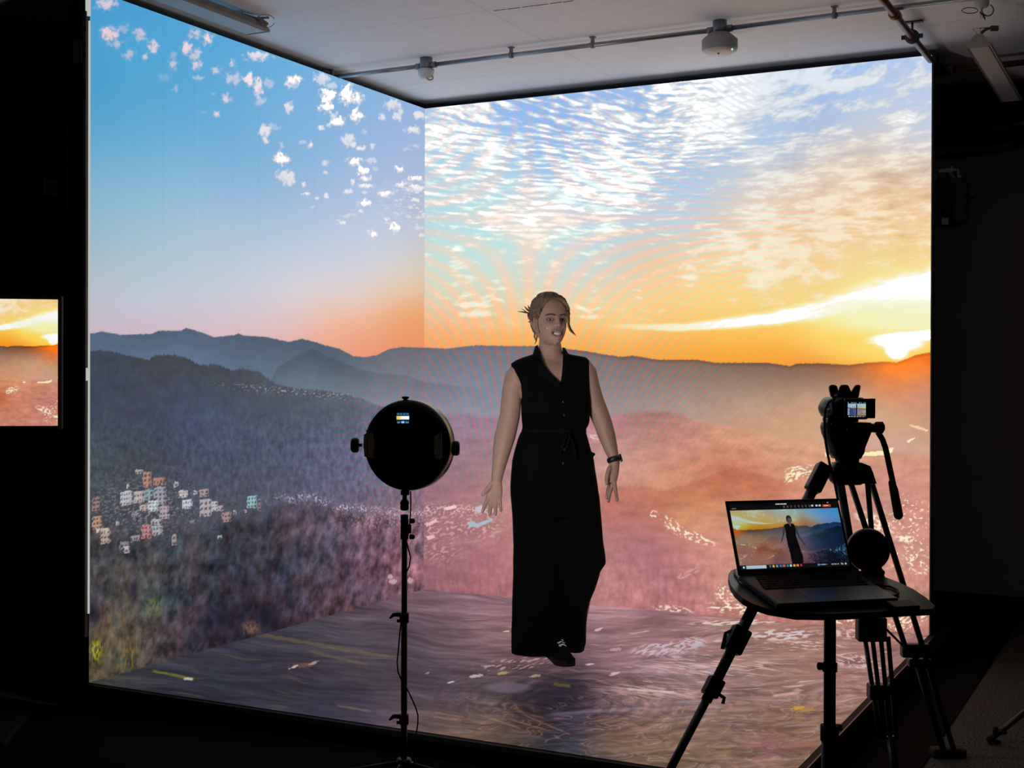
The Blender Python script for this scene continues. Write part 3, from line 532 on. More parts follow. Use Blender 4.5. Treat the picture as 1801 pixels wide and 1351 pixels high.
# ================================================================ LED stage
paint_setup()
BLACK = mat('matte_black', (.010, .010, .011), .75, spec=.25)
DARKM = mat('dark_metal', (.016, .016, .018), .45, .3)
SATIN = mat('satin_black', (.008, .008, .009), .38)
film = attr_mat('led_film', .55, SCREEN_POWER, .12)
filmF = attr_mat('led_floor_film', .42, SCREEN_POWER*.92, .05)
# the film is warped so that it reads as one view over the corner: screen corners in film raster units
hL = homography([(0, 0), (1, 0), (1, 1), (0, 1)], [(157.2, 1203.2), (745.9, 1037.6), (746.4, 190.5), (158.6, -19.5)])
hR = homography([(0, 0), (1, 0), (1, 1), (0, 1)], [(746.0, 1037.0), (1634.3, 1116.5), (1638.3, 96.7), (746.5, 190.5)])
hF = homography([(0, 0), (1, 0), (1, 1), (0, 1)], [(157.2, 1204.0), (1359.6, 1392.0), (1634.3, 1116.5), (745.9, 1037.6)])
wl = thing('led_wall', 'left LED video wall showing a blue dusk sky over a dark forested hill and hillside town', 'LED screen', (0, -LEN_L/2, 0))
grid_mesh('display_panel', (0, -LEN_L, 0), (0, LEN_L, 0), (0, 0, WALL_H), 430, 740, lambda u, v: picture(*hL(u, v), 'L'), film, wl, 1.7)
MB().box((-.062, -LEN_L/2+.001, WALL_H/2), (.12, LEN_L, WALL_H-.004)).build('rear_cabinet', BLACK, wl)
edge = glow('lit_edge_strip', (.95, .98, .93), .5)  # emission painted in for LED light caught on strip, latch and cap
MB().box((.004, -LEN_L-.006, 1.58), (.0065, .008, 2.56), bevel=.002).build('edge_strip', edge, wl)
b = MB(); b.box((-.014, -LEN_L-.010, 1.55), (.020, .018, 2.7)); b.build('side_rail', mat('brown_rail', (.05, .042, .036), .5), wl)
b = MB(); b.box((-.004, -LEN_L-.012, 1.335), (.006, .008, .055)).box((.002, -LEN_L-.012, 1.335), (.014, .008, .009)); b.build('latch', edge, wl)
MB().box((-.002, -LEN_L-.008, 2.94), (.022, .009, .12)).build('edge_cap', edge, wl)
b = MB(); b.box((-.05, -LEN_L-.012, 2.73), (.05, .02, .10), bevel=.004); b.build('side_bracket', mat('bracket_grey', (.05, .055, .06), .5), wl)
wr = thing('led_wall', 'right LED video wall showing a glowing sunset behind misty hills', 'LED screen', (LEN_R/2, 0, 0))
grid_mesh('display_panel', (0, 0, 0), (LEN_R, 0, 0), (0, 0, WALL_H), 640, 640, lambda u, v: picture(*hR(u, v), 'R'), film, wr, 1.7)
MB().box((LEN_R/2, .062, WALL_H/2), (LEN_R-.004, .12, WALL_H-.004)).build('rear_cabinet', BLACK, wr)
MB().box((LEN_R+.002, .02, WALL_H/2), (.004, .04, WALL_H)).build('edge_strip', mat('grey_edge', (.22, .22, .22), .5), wr)
fl = thing('led_floor', 'raised LED floor under the woman showing swirling brown ground', 'LED floor', (LEN_R/2, -LEN_L/2, GROUND))
grid_mesh('display_panel', (0, -LEN_L, 0), (LEN_R, 0, 0), (0, LEN_L, 0), 900, 420, lambda u, v: picture(*hF(u, v), 'F'), filmF, fl)
MB().box((LEN_R/2, -LEN_L/2, GROUND/2-.003), (LEN_R, LEN_L, -GROUND-.006)).build('platform', BLACK, fl)
trim = mat('worn_edge_trim', (.10, .085, .07), .4, .4)
b = MB(); b.box((LEN_R+.012, -LEN_L/2, -.012), (.022, LEN_L+.03, .02)); b.build('edge_trim', BLACK, fl)
b = MB(); b.box((LEN_R+.027, -LEN_L/2, -.012), (.006, LEN_L+.03, .02)); b.build('edge_trim', trim, fl)
b = MB(); b.box((LEN_R/2, -LEN_L-.012, -.014), (LEN_R, .022, .02)); b.build('edge_trim', BLACK, fl)

# ================================================================ the room
def plane_mat(name, col, rough, joints=None, bump=0, scale=60, var=.1, scale2=3):
    m = mat(name, col, rough, 0, var, scale, .3, bump); return m
def carpet():
    m = bpy.data.materials.new('speckled_carpet'); m.use_nodes = True; nt = m.node_tree; b = nt.nodes['Principled BSDF']
    tc = nt.nodes.new('ShaderNodeTexCoord'); n = nt.nodes.new('ShaderNodeTexNoise'); n.inputs['Scale'].default_value = 120; n.inputs['Detail'].default_value = 4
    r = nt.nodes.new('ShaderNodeValToRGB'); r.color_ramp.elements[0].position = .38; r.color_ramp.elements[0].color = (.02, .017, .014, 1)
    r.color_ramp.elements[1].position = .68; r.color_ramp.elements[1].color = (.17, .14, .115, 1)
    nt.links.new(tc.outputs['Object'], n.inputs['Vector']); nt.links.new(n.outputs['Fac'], r.inputs['Fac']); nt.links.new(r.outputs[0], b.inputs['Base Color'])
    b.inputs['Roughness'].default_value = .95; b.inputs['Specular IOR Level'].default_value = .1; return m
def ceiling_mat():
    # painted boards: fine joints every 1.19 m one way and 2.4 m the other, a few specks
    m = bpy.data.materials.new('painted_ceiling'); m.use_nodes = True; nt = m.node_tree; b = nt.nodes['Principled BSDF']; N = nt.nodes.new; Lk = nt.links.new
    g = N('ShaderNodeNewGeometry'); s = N('ShaderNodeSeparateXYZ'); Lk(g.outputs['Position'], s.inputs[0])
    def mth(op, a, c, d=None):
        q = N('ShaderNodeMath'); q.operation = op
        for k, w in enumerate((a, c) if d is None else (a, c, d)):
            if isinstance(w, (int, float)): q.inputs[k].default_value = w
            elif w is not None: Lk(w, q.inputs[k])
        return q.outputs[0]
    def joint(c, off, step, w):
        t = mth('MODULO', mth('ADD', c, off+50*step), step); t = mth('ABSOLUTE', mth('SUBTRACT', t, step/2), None)
        return mth('LESS_THAN', t, w)
    jy = joint(s.outputs['Y'], (.424+.5845), 1.169, .0022); jx = joint(s.outputs['X'], -1.29+1.2, 2.4, .002)
    big = N('ShaderNodeTexNoise'); big.inputs['Scale'].default_value = 1.7; Lk(g.outputs['Position'], big.inputs['Vector'])
    j = mth('MULTIPLY', mth('MAXIMUM', jx, jy), mth('MULTIPLY', big.outputs['Fac'], .85))
    n = N('ShaderNodeTexNoise'); n.inputs['Scale'].default_value = 14; n.inputs['Detail'].default_value = 6; Lk(g.outputs['Position'], n.inputs['Vector'])
    r = N('ShaderNodeMapRange'); r.inputs['To Min'].default_value = .92; r.inputs['To Max'].default_value = 1.05; Lk(n.outputs['Fac'], r.inputs['Value'])
    mx = N('ShaderNodeMix'); mx.data_type = 'RGBA'; mx.inputs['A'].default_value = (.78, .79, .81, 1); mx.inputs['B'].default_value = (.34, .34, .34, 1); Lk(j, mx.inputs['Factor'])
    v = N('ShaderNodeVectorMath'); v.operation = 'SCALE'; Lk(mx.outputs['Result'], v.inputs[0]); Lk(r.outputs[0], v.inputs['Scale']); Lk(v.outputs[0], b.inputs['Base Color'])
    b.inputs['Roughness'].default_value = .8; b.inputs['Specular IOR Level'].default_value = .2; return m
X0, X1, Y0, Y1 = -1.0, 6.6, -10.2, 1.55
wallm = mat('black_painted_wall', (.05, .05, .053), .8, 0, .1, 5, .2, .05)
struct(MB().box(((X0+X1)/2, (Y0+Y1)/2, GROUND-.05), (X1-X0+.4, Y1-Y0+.4, .1)).build('floor', carpet()))
struct(MB().box(((X0+X1)/2, (Y0+Y1)/2, CEIL+.05), (X1-X0+.4, Y1-Y0+.4, .1)).build('ceiling', ceiling_mat()))
struct(MB().box(((X0+X1)/2, Y1+.05, (CEIL+GROUND)/2), (X1-X0+.2, .1, CEIL-GROUND)).build('wall_back', mat('unlit_grey_wall', (.50, .50, .52), .85, 0, .08, 5, .15, .05)))
struct(MB().box((X0-.05, (Y0+Y1)/2, (CEIL+GROUND)/2), (.1, Y1-Y0, CEIL-GROUND)).build('wall_left', wallm))
struct(MB().box((X1+.05, (Y0+Y1)/2, (CEIL+GROUND)/2), (.1, Y1-Y0, CEIL-GROUND)).build('wall_right', wallm))
struct(MB().box(((X0+X1)/2, Y0-.05, (CEIL+GROUND)/2), (X1-X0+.2, .1, CEIL-GROUND)).build('wall_front', wallm))
struct(MB().box((4.6, Y1-.012, GROUND+.06), (4.0, .02, .12)).build('baseboard_back', SATIN))
crack = mat('crack_filler', (.06, .058, .055), .8)
b = MB(); rng = random.Random(4); x = 1.32
while x < 1.71:
    w = rng.uniform(.02, .07); b.box((x+w/2, -1.572+.04*(x-1.32)+rng.uniform(-.002, .002), CEIL-.0008), (w, .006, .0014)); x += w+rng.uniform(0, .012)
struct(b.build('trim_1', crack))

b = MB(); g = GROUND; o = LEN_R+.06; y_ = -LEN_L-.0  # added dark sheet, stands in for the shade around the LED floor
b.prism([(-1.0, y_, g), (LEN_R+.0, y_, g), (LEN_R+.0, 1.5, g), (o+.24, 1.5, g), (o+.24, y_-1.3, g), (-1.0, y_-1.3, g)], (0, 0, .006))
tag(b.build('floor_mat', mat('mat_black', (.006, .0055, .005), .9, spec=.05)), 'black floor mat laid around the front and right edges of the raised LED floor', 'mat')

# ================================================================ on the ceiling
steel = mat('galvanised_steel', (.30, .33, .36), .38, .85, .25, 60)
boxgrey = mat('grey_conduit_box', (.20, .22, .24), .5, .4)
white = mat('white_plastic', (.62, .61, .60), .45)
grey = mat('grey_plastic', (.30, .30, .31), .5)
zc = CEIL-.042; yc = -.935
cond = thing('ceiling_conduit', 'long galvanised conduit clipped along the ceiling between the two sensors', 'conduit', (1.5, yc, CEIL))
b = MB(); b.cyl((-.095, yc, zc), (.513, yc, zc), .012).cyl((.623, yc, zc), (2.154, yc, zc), .012).cyl((2.274, yc, zc), (4.6, yc, zc), .012); b.build('pipe', steel, cond)
for x in (-.046, 1.084, 1.546, 2.765, 4.0):
    b = MB(); b.lathe([(.0145, -.009), (.0165, -.009), (.0165, .009), (.0145, .009)], (x, yc, zc), (1, 0, 0), 20).box((x, yc, CEIL-.014), (.016, .014, .028)).box((x, yc, CEIL-.003), (.03, .022, .006)); b.build('saddle_clip', boxgrey, cond)
for x in (.568, 2.214):
    b = MB(); b.lathe([(.0, 0), (.034, 0), (.034, .062), (.0, .062)], (x, yc, CEIL-.062), ZV, 28)
    for sx in (-1, 1): b.cyl((x+sx*.03, yc, zc), (x+sx*.062, yc, zc), .017, 16)
    b.build('junction_box', boxgrey, cond)
t = thing('motion_sensor', 'small white sensor dome with a ring under the left junction box', 'sensor', (.568, yc, CEIL-.115))
MB().lathe([(0, 0), (.026, .003), (.040, .018), (.044, .034), (.044, .052), (0, .052)], (.568, yc, CEIL-.115), ZV).build('housing', white, t)
r_ = unit(RH); b = MB(); c0 = np.array([.568, yc, CEIL-.112])+RH*.022-FH*.02
b.tube([c0+RH*.016*math.cos(a)+ZV*.012*math.sin(a) for a in np.linspace(0, 2*np.pi, 17)], .0042, 8, False); b.build('lens_ring', grey, t)
t = thing('smoke_detector', 'round white and grey smoke detector under the right junction box', 'detector', (2.214, yc, CEIL-.145))
MB().lathe([(0, 0), (.082, 0), (.086, .008), (.086, .052), (.05, .083), (0, .083)], (2.214, yc, CEIL-.145+.0), ZV).build('base', grey, t)
MB().lathe([(0, -.016), (.055, -.014), (.078, -.006), (.086, .012), (.0, .012)], (2.214, yc, CEIL-.145), ZV).build('cover', white, t)
MB().ball((2.214, yc-.02, CEIL-.162), .006, 10, 6).build('sensor_dot', grey, t)
MB().ball(np.array([2.214, yc, CEIL-.152])+RH*.05-FH*.06, .0045, 10, 6).build('indicator', glow('green_pilot', (.3, 1, .6), 1.2), t)

# two suspended linear lights, switched off
housing = mat('lamp_housing_grey', (.26, .235, .21), .45, .3); diff = mat('lamp_diffuser', (.42, .42, .42), .5); cordm = mat('grey_cord', (.10, .11, .12), .5); wirem = mat('steel_wire', (.25, .27, .29), .4, .8)
def linear_light(label, xc, ya, yb, zb, wid, hgt, end_y):
    t = thing('linear_light', label, 'ceiling light', (xc, (ya+yb)/2, zb), 'suspended linear lights, switched off')
    h = wid/2; prof = [(-h, 0), (-h, .012), (-.014, hgt), (.014, hgt), (h, .012), (h, 0), (h-.012, .004), (-h+.012, .004)]
    y0, y1 = sorted((ya, yb))
    MB().prism([(xc+a, y0, zb+c) for a, c in prof], (0, y1-y0, 0)).build('housing', housing, t)
    MB().box((xc, (y0+y1)/2, zb+.003), (wid-.024, y1-y0-.03, .006)).build('diffuser', diff, t)
    s = 1 if end_y == y1 else -1
    MB().prism([(xc+a*1.01, end_y, zb+c*1.01) for a, c in prof[:6]], (0, s*.006, 0)).build('end_cap', mat('lamp_end_cap', (.36, .34, .31), .5), t)
    return t, s
tl, s = linear_light('left grey linear ceiling light, switched off, hanging along the top of the left LED wall', .27, -5.0, -2.0, 2.965, .135, .062, -2.0)
b = MB(); b.cyl((.27, -2.12, 3.02), (.27, -2.12, CEIL), .0016, 6); b.build('suspension_wire', wirem, tl)
b = MB(); b.tube([(.27, -2.0, 3.036), (.24, -2.08, 3.042), (.19, -2.17, 3.040), (.16, -2.25, 3.03)], .006, 8); b.tube([(.27, -2.03, 3.03), (.30, -2.0, 3.036), (.31, -1.97, 3.042), (.30, -1.96, 3.048)], .005, 8); b.build('cord', cordm, tl)
b = MB(); c0 = np.array([.33, -2.02, 3.012]); b.tube([c0+RH*.045*math.cos(a)+ZV*.032*math.sin(a) for a in np.linspace(.3, 6.0, 20)], .0018, 6); b.build('wire_loop', wirem, tl)
b = MB(); b.box((.315, -2.02, 3.015), (.016, .012, .06), [RH*.6+ZV*.8, FH, RH*-.8+ZV*.6]); b.build('wire_gripper', mat('tan_gripper', (.24, .19, .15), .6), tl)
tr, s = linear_light('right grey linear ceiling light, switched off, hanging in the dark bay by the copper pipe', 3.39, -.86, .44, 2.81, .105, .055, -.86)
hang = np.array([3.39, -.80, 2.865])
b = MB(); b.cyl(hang+(0, 0, .085), (3.39, -.80, CEIL-.03), .0014, 6); b.tube([hang, hang+RH*-.035+ZV*.038, hang+ZV*.042, hang+RH*.05+ZV*.046], .0018, 6).tube([hang, hang+ZV*.045], .0014, 6); b.build('suspension_wire', wirem, tr)
b = MB(); b.tube([hang, hang+RH*.008+ZV*.02, hang+RH*.025+ZV*.034, hang+RH*.045+ZV*.042], .0045, 8); b.tube([hang+RH*.003, hang+RH*.004+ZV*.025, hang+RH*.02+ZV*.04, hang+RH*.04+ZV*.044], .003, 8); b.build('cord', cordm, tr)
MB().box(hang+RH*.062+ZV*.041, (.036, .02, .022), [RH, FH, ZV], .003).build('plug_connector', mat('grey_connector', (.16, .165, .17), .5), tr)
t = thing('ceiling_rose', 'white ceiling rose with coiled grey cord above the right light', 'ceiling rose', (3.39, -.80, CEIL-.05))
MB().lathe([(0, 0), (.03, 0), (.036, .006), (.038, .05), (0, .05)], (3.39, -.80, CEIL-.05), ZV).build('cover', white, t)
c0 = np.array([3.39, -.80, CEIL-.052]); b = MB()
b.tube([c0+RH*(-.048+.036*math.cos(a))+ZV*(-.012+.013*math.sin(a)-.08*0) for a in np.linspace(0, 6.2, 20)], .0022, 6)
b.tube([c0+RH*(.032+.026*math.cos(a))+ZV*(-.010+.026*math.sin(a)) for a in np.linspace(2.4, 7.4, 20)], .0030, 6)
b.tube([c0+RH*-.004+ZV*-.018, c0+RH*.006+ZV*-.028, c0+RH*.024+ZV*-.034], .004, 8).tube([c0+RH*.008+ZV*-.03, c0+RH*.018+ZV*-.046, c0+RH*.022+ZV*-.056], [.004, .005, .001], 8); b.build('cord', cordm, t)

copper = mat('painted_copper_pipe', (.115, .036, .026), .4, .25); redp = mat('dark_red_pipe', (.06, .006, .005), .45, .2)
cp = thing('copper_pipe', 'long copper pipe running under the ceiling to the top corner of the sunset wall', 'pipe', (3.04, -.3, CEIL-.05))
zp = CEIL-.075
b = MB(); b.cyl((3.04, -2.2, zp), (3.04, .22, zp), .017); b.build('pipe', copper, cp)
b = MB(); b.lathe([(.02, -.03), (.026, -.03), (.026, .03), (.02, .03)], (3.04, -.935, zp), (0, 1, 0), 20); b.build('coupling', mat('brass_coupling', (.28, .16, .07), .4, .8), cp)
b = MB(); b.lathe([(.020, -.01), (.034, -.01), (.034, .01), (.020, .01)], (3.04, -.513, zp), (0, 1, 0), 22).cyl((3.04, -.513, zp+.03), (3.04, -.513, CEIL), .006, 10).box((3.04, -.513, CEIL-.004), (.10, .03, .008)).box((3.04, -.513, zp), (.10, .016, .02)); b.build('hanger_ring', mat('black_hanger', (.03, .032, .034), .5), cp)
b = MB(); b.lathe([(.019, -.03), (.032, -.03), (.032, .03), (.019, .03)], (3.04, .18, zp), (0, 1, 0), 20).ball((3.04, .24, zp), .036); b.cyl((3.04, .24, zp+.02), (3.04, .24, CEIL), .006, 10); b.build('elbow', BLACK, cp)
b = MB(); b.cyl((3.06, .24, zp-.01), (3.60, .24, zp-.005), .016).cyl((3.60, .24, zp), (4.4, .24, zp), .018); b.build('branch_pipe', mat('dull_copper', (.045, .014, .007), .5, .2), cp)
for x in (3.10, 3.52):
    MB().lathe([(.018, -.02), (.028, -.02), (.028, .02), (.018, .02)], (x, .24, zp-.008), (1, 0, 0), 18).build('clamp', mat('pale_clamp', (.10, .09, .075), .5), cp)
t = thing('red_pipe', 'upper dark red pipe crossing the shadowy bay behind the right light', 'pipe', (3.6, .9, 2.72), 'red pipes in the dark bay'); MB().tube([(2.6, .9, 2.74), (3.2, .9, 2.745), (3.55, .9, 2.80), (4.6, .9, 2.84)], .018, 14).build('pipe', redp, t)
t = thing('red_pipe', 'lower dark red pipe crossing the shadowy bay behind the right light', 'pipe', (3.6, 1.0, 2.62), 'red pipes in the dark bay'); MB().tube([(2.6, 1.0, 2.62), (3.25, 1.0, 2.64), (3.5, 1.0, 2.69), (4.7, 1.0, 2.76)], .014, 14).build('pipe', redp, t)
t = thing('air_duct', 'black ventilation duct high against the black back wall', 'duct', (3.9, 1.2, 2.83)); b = MB(); b.box((3.9, 1.2, 2.93), (2.6, .35, .20), bevel=.02); b.build('duct', BLACK, t)
for x in (2.9, 3.6, 4.3): MB().box((x, 1.2, 2.93), (.03, .38, .21), bevel=.006).build('flange', DARKM, t)
P = at(1744, 148, 7.62)
t = thing('network_box', 'small black wall box with a lit green pilot light', 'electrical box', P); t.location = (P[0], 1.50, P[2])
P = on_plane(1744, 148, (0, 1.46, 0), np.array([0, 1, 0.]))
MB().box((P[0]-.02, 1.51, P[2]+.02), (.13, .08, .15), bevel=.008).build('enclosure', BLACK, t)
MB().ball((P[0], 1.468, P[2]), .0075, 10, 6).build('pilot_light', glow('green_led', (.12, .9, .15), 2.2), t)
MB().ball((P[0]-.075, 1.468, P[2]+.03), .008, 10, 6).build('screw_cap', mat('pale_cap', (.2, .2, .2), .5), t)
def wp(px, py, y): return on_plane(px, py, (0, y, 0), np.array([0, 1, 0.]))
tag(MB().tube([wp(*q, .85) for q in [(1697, 118), (1696, 138), (1690, 152), (1679, 164), (1671, 180), (1666, 200), (1661, 226)]], [.0025, .0025, .003, .004, .005, .005, .005], 8).build('loose_cable', mat('pale_cable', (.12, .12, .12), .5)), 'thin pale cable dangling loose beside the sunset wall', 'cable')
tag(MB().tube([wp(*q, 1.46) for q in [(1600, 200), (1640, 196), (1668, 178), (1690, 170), (1715, 150), (1730, 140)]], .012, 8).build('wall_cable', mat('black_cable', (.006, .006, .006), .5)), 'black cable looping up the black back wall to the small box', 'cable')
b = MB(); b.tube([wp(*q, 1.49) for q in [(1560, 236), (1640, 240), (1680, 244), (1720, 247), (1760, 244), (1850, 242)]], .028, 12, flat=1.0); tag(b.build('cable_trunk', mat('black_trunk', (.003, .003, .003), .6)), 'thick black cable trunk running along the black back wall above the loudspeaker', 'cable')

# loudspeaker on its bracket, just past the right end of the sunset wall
D = 7.0
sp = thing('loudspeaker', 'small black loudspeaker hung on a grey bracket beside the sunset wall', 'loudspeaker', at(1667, 350, D))
m_ = D/FPX; c = at(1668, 356, D)
b = MB(); b.loft([(c+ZV*z*m_, w*m_, d) for z, w, d in [(-42, 20, .06), (-40, 26, .075), (-34, 30, .085), (0, 31.5, .09), (30, 31, .09), (36, 28, .085), (40, 22, .07)]], 44, 5); b.build('cabinet', mat('speaker_black', (.004, .004, .004), .5), sp)
b = MB(); b.loft([(c-FH*.012+ZV*z*m_, w*m_, d) for z, w, d in [(-36, 24, .08), (-30, 27, .085), (28, 27, .085), (33, 24, .08)]], 44, 5); b.build('grille', mat('grille_black', (.008, .009, .009), .7, 0, .3, 200), sp)
b = MB(); b.box(at(1662, 389, D-.105), (12*m_, .006, 12*m_), [RH, FH, ZV], .001); bd = b.build('badge', mat('badge_grey', (.42, .45, .47), .5), sp)
word('JBL', at(1662, 388.5, D-.1095), RH, ZV, 6.5*m_, mat('badge_white', (.62, .68, .68), .5), bd)
MB().ball(at(1653, 360, D-.10), .004, 8, 6).build('pin', mat('pin_grey', (.2, .2, .2), .4), sp)
b = MB(); b.tube([at(1641, 300, D), at(1672, 298, D)], .006, 8).box(at(1662, 301, D), (26*m_, .03, 6*m_), [RH*.99+ZV*.06, FH, ZV]).box(at(1684, 308, D), (3.4*m_, .03, 15*m_), [RH, FH, ZV]).box(at(1679, 299.5, D), (12*m_, .03, 3*m_), [RH, FH, ZV]).box(at(1687, 311.5, D), (5*m_, .03, 4*m_), [RH, FH, ZV]).box(at(1643, 313, D), (4*m_, .03, 8*m_), [RH, FH, ZV]).box(at(1672, 295, D), (4*m_, .03, 5*m_), [RH, FH, ZV])
q = at(1662, 301, D); b.cyl(q, np.array([q[0], 1.55, q[2]]), .012, 10)
b.build('bracket', mat('bracket_pale', (.50, .52, .55), .5), sp)

# ================================================================ left side: wall plate, strip, monitor
tag(MB().box(on_plane(88, 330, (X0+.01, 0, 0), np.array([1., 0, 0])), (.012, .085, .085), bevel=.004).build('light_switch', mat('switch_plate', (.75, .82, .82), .5)), 'grey light switch plate on the black left wall', 'light switch')
tag(MB().box(on_plane(119, 293, (X0+.006, 0, 0), np.array([1., 0, 0])), (.008, .012, .45)).build('wall_strip', mat('dark_strip', (.5, .52, .55), .5)), 'thin dark vertical strip on the black left wall', 'strip')
D = 5.3
mo = thing('monitor', 'large black monitor at the left edge showing the sunset half of the landscape', 'monitor', (*at(0, 640, D)[:2], GROUND))
m_ = D/FPX; nx = unit(RH+.16*FH); ny = np.array([-nx[1], nx[0], 0])
O = at(101.5, 749, D); Wd, Hd = 1.02, 222*m_
mon = attr_mat('monitor_film', .3, 1.0, .3)
def monpic(u, v): X = 1597-(1-u)*(1.02/(222*m_))*553; Y = 640+((1-v)-.37)*553; return np.clip((picture(X, Y, 'R')-118)*1.12+100, 0, 255)
grid_mesh('screen', O-nx*Wd, nx*Wd, ZV*Hd, 330, 180, monpic, mon, mo)
fr = MB(); cc = O-nx*Wd/2+ZV*Hd/2+ny*.022
fr.box(cc, (Wd+.03, .04, Hd+.03), [nx, ny, ZV], .006); fr.build('casing', BLACK, mo)
b = MB(); b.cyl(cc+ny*.03, (cc[0]+ny[0]*.03, cc[1]+ny[1]*.03, GROUND+.03), .03, 16); b.build('pole', BLACK, mo)
MB().box((cc[0]+ny[0]*.03, cc[1]+ny[1]*.03, GROUND+.015), (.7, .5, .03), [nx, ny, ZV], .008).build('base', BLACK, mo)
# ================================================================ round lamp on its stand
XA = np.array([1., 0, 0])
def floor_at(px, py): return on_plane(px, py, (0, 0, GROUND), ZV)
D = 4.4; m_ = D/FPX
stand_foot = at(710.5, 1284, D); stand_foot = np.array([stand_foot[0], stand_foot[1], GROUND])
ls = thing('light_stand', 'black tripod light stand with clamps carrying the round lamp', 'light stand', stand_foot)
def on_pole(py): return np.array([stand_foot[0], stand_foot[1], at(710.5, py, D)[2]])
b = MB(); b.cyl(on_pole(1290), on_pole(905), .0098, 20); b.cyl(on_pole(1360), on_pole(1262), .0112, 20).cyl(on_pole(1250), on_pole(1085), .0106, 20); b.build('pole', SATIN, ls)
for py in (1086, 1265):
    c = on_pole(py); b = MB(); b.lathe([(.010, -.017), (.0155, -.017), (.0165, 0), (.0155, .017), (.010, .017)], c, ZV, 24)
    b.prism([c+RH*x*m_+ZV*z*m_-FH*.006 for x, z in [(-5, 9), (-12, 9), (-20, 8), (-27, -1), (-24, -2), (-17, 2), (-5, 1)]], FH*.012)
    b.cyl(c-RH*5*m_-ZV*6*m_, c-RH*13*m_-ZV*6*m_, .0055, 14); b.build('clamp', DARKM, ls)
c = on_pole(930); b = MB(); b.cyl(on_pole(948), on_pole(905), .0135, 22).box(c+RH*.012, (.022, .016, .03), [RH, FH, ZV], .003)
for dz in (14, -14): b.lathe([(.0, 0), (.0085, .002), (.0085, .016), (.004, .02), (0, .02)], c+RH*8*m_+ZV*dz*m_, RH, 16)
b.build('spigot_clamp', DARKM, ls)
b = MB(); b.lathe([(.010, -.02), (.026, -.018), (.028, .0), (.024, .02), (.010, .022)], on_pole(1345), ZV, 24); b.build('leg_collar', mat('worn_collar', (.05, .05, .055), .3, .6), ls)
for a in (35, 155, 275):
    d = np.array([math.cos(math.radians(a)), math.sin(math.radians(a)), 0]); b = MB(); top = on_pole(1345)+d*.025
    b.tube([top, stand_foot+d*.46+ZV*.012], .008, 12, flat=1); b.tube([stand_foot+ZV*.09+d*.02, (top+stand_foot+d*.46)/2], .005, 10); b.build('leg', DARKM, ls)
    MB().ball(on_pole(1345)+d*.03, .008, 12, 8).build('rivet', mat('rivet_steel', (.4, .38, .35), .3, .9), ls)
fax = unit(FH+.27*RH); rax = unit(np.cross(fax, ZV)); C0 = at(713.5, 783.5, D)
rl = thing('round_lamp', 'round black studio lamp seen from its glossy back, with a small lit display', 'studio lamp', (stand_foot[0], stand_foot[1], on_pole(905)[2]))
R_ = 79.5*m_
b = MB(); b.lathe([(0, -.012), (R_*.62, -.0115), (R_*.86, -.006), (R_*.97, .004), (R_, .016), (R_, .022), (.0, .022)], C0, fax, 72); b.build('back_shell', mat('gloss_black', (.003, .003, .003), .06, spec=.5, var=0), rl)
b = MB(); b.lathe([(R_*.96, .0), (R_*1.005, .012), (R_*1.012, .020), (R_*1.012, .062), (R_*.985, .070), (R_*.95, .066), (R_*.95, .02)], C0, fax, 72); b.build('rim', mat('rim_satin', (.10, .098, .095), .25, .6), rl)
b = MB(); b.lathe([(0, .060), (R_*.95, .060), (R_*.95, .066), (0, .068)], C0, fax, 64); b.build('front_diffuser', glow('lamp_diffuser_lit', (1, .92, .88), LAMP_POWER), rl)
def back(px, py, off=-.0135): return on_plane(px, py, C0+fax*off, fax)
lcd = attr_mat('lamp_display', .3, 1.0, .2)
def lampscreen(u, v):
    C = np.tile(np.array([8., 40, 66]), (len(u), 1)); C[(v > .76)] = (22, 66, 98)
    bar = (v > .36) & (v < .68); C[bar] = (225, 240, 250); C[bar & (u < .24)] = (240, 206, 80); C[bar & (u > .24) & (u < .4)] = (246, 232, 170)
    C[(v > .42) & (v < .62) & (u > .4)] = (250, 252, 255); C[(v < .2) & (np.abs(u-.5) < .12)] = (150, 200, 230); C[(v < .16) & ((np.abs(u-.16) < .1) | (np.abs(u-.84) < .13))] = (90, 130, 150)
    C[(v > .8) & (v < .93) & (np.abs((u*4) % 1-.5) < .25)] = (70, 120, 160); return C
p00, p10, p01 = back(697.5, 744.5), back(719.5, 744.5), back(697.5, 726)
grid_mesh('display', p00, p10-p00, p01-p00, 60, 50, lampscreen, lcd, rl)
for x, y in ((694, 760.5), (715.5, 760.5)): MB().lathe([(0, -.001), (.006, -.001), (.007, .006), (0, .006)], back(x, y, -.0125), fax, 18).build('button', mat('red_button', (.10, .006, .004), .4), rl)
for x, y in ((714, 856.5), (727.5, 855), (734, 853.5)): MB().ball(back(x, y, -.004), .0022, 8, 6).build('screw', mat('screw_steel', (.8, .8, .8), .25, .9), rl)
ol = mat('olive_panel', (.80, .78, .50), .35)  # olive plates stand in for reflections on the glossy back
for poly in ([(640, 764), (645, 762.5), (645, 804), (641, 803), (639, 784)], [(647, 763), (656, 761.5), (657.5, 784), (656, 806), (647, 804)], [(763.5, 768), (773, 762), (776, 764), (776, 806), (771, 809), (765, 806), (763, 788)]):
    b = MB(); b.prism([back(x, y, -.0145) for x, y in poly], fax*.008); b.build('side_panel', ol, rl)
clip = mat('chrome_clip', (.35, .35, .35), .3, .8)  # thin bent tubes drawn in place of reflections of the yoke clamps
for pts in ([(777, 758), (774.5, 762), (773.5, 768), (775.5, 775)], [(773.5, 803), (773, 810), (775, 814), (777, 816)], [(643, 757), (645, 758.5), (648, 761)]):
    MB().tube([back(x, y, -.017) for x, y in pts], .0016, 8).build('clip', clip, rl)
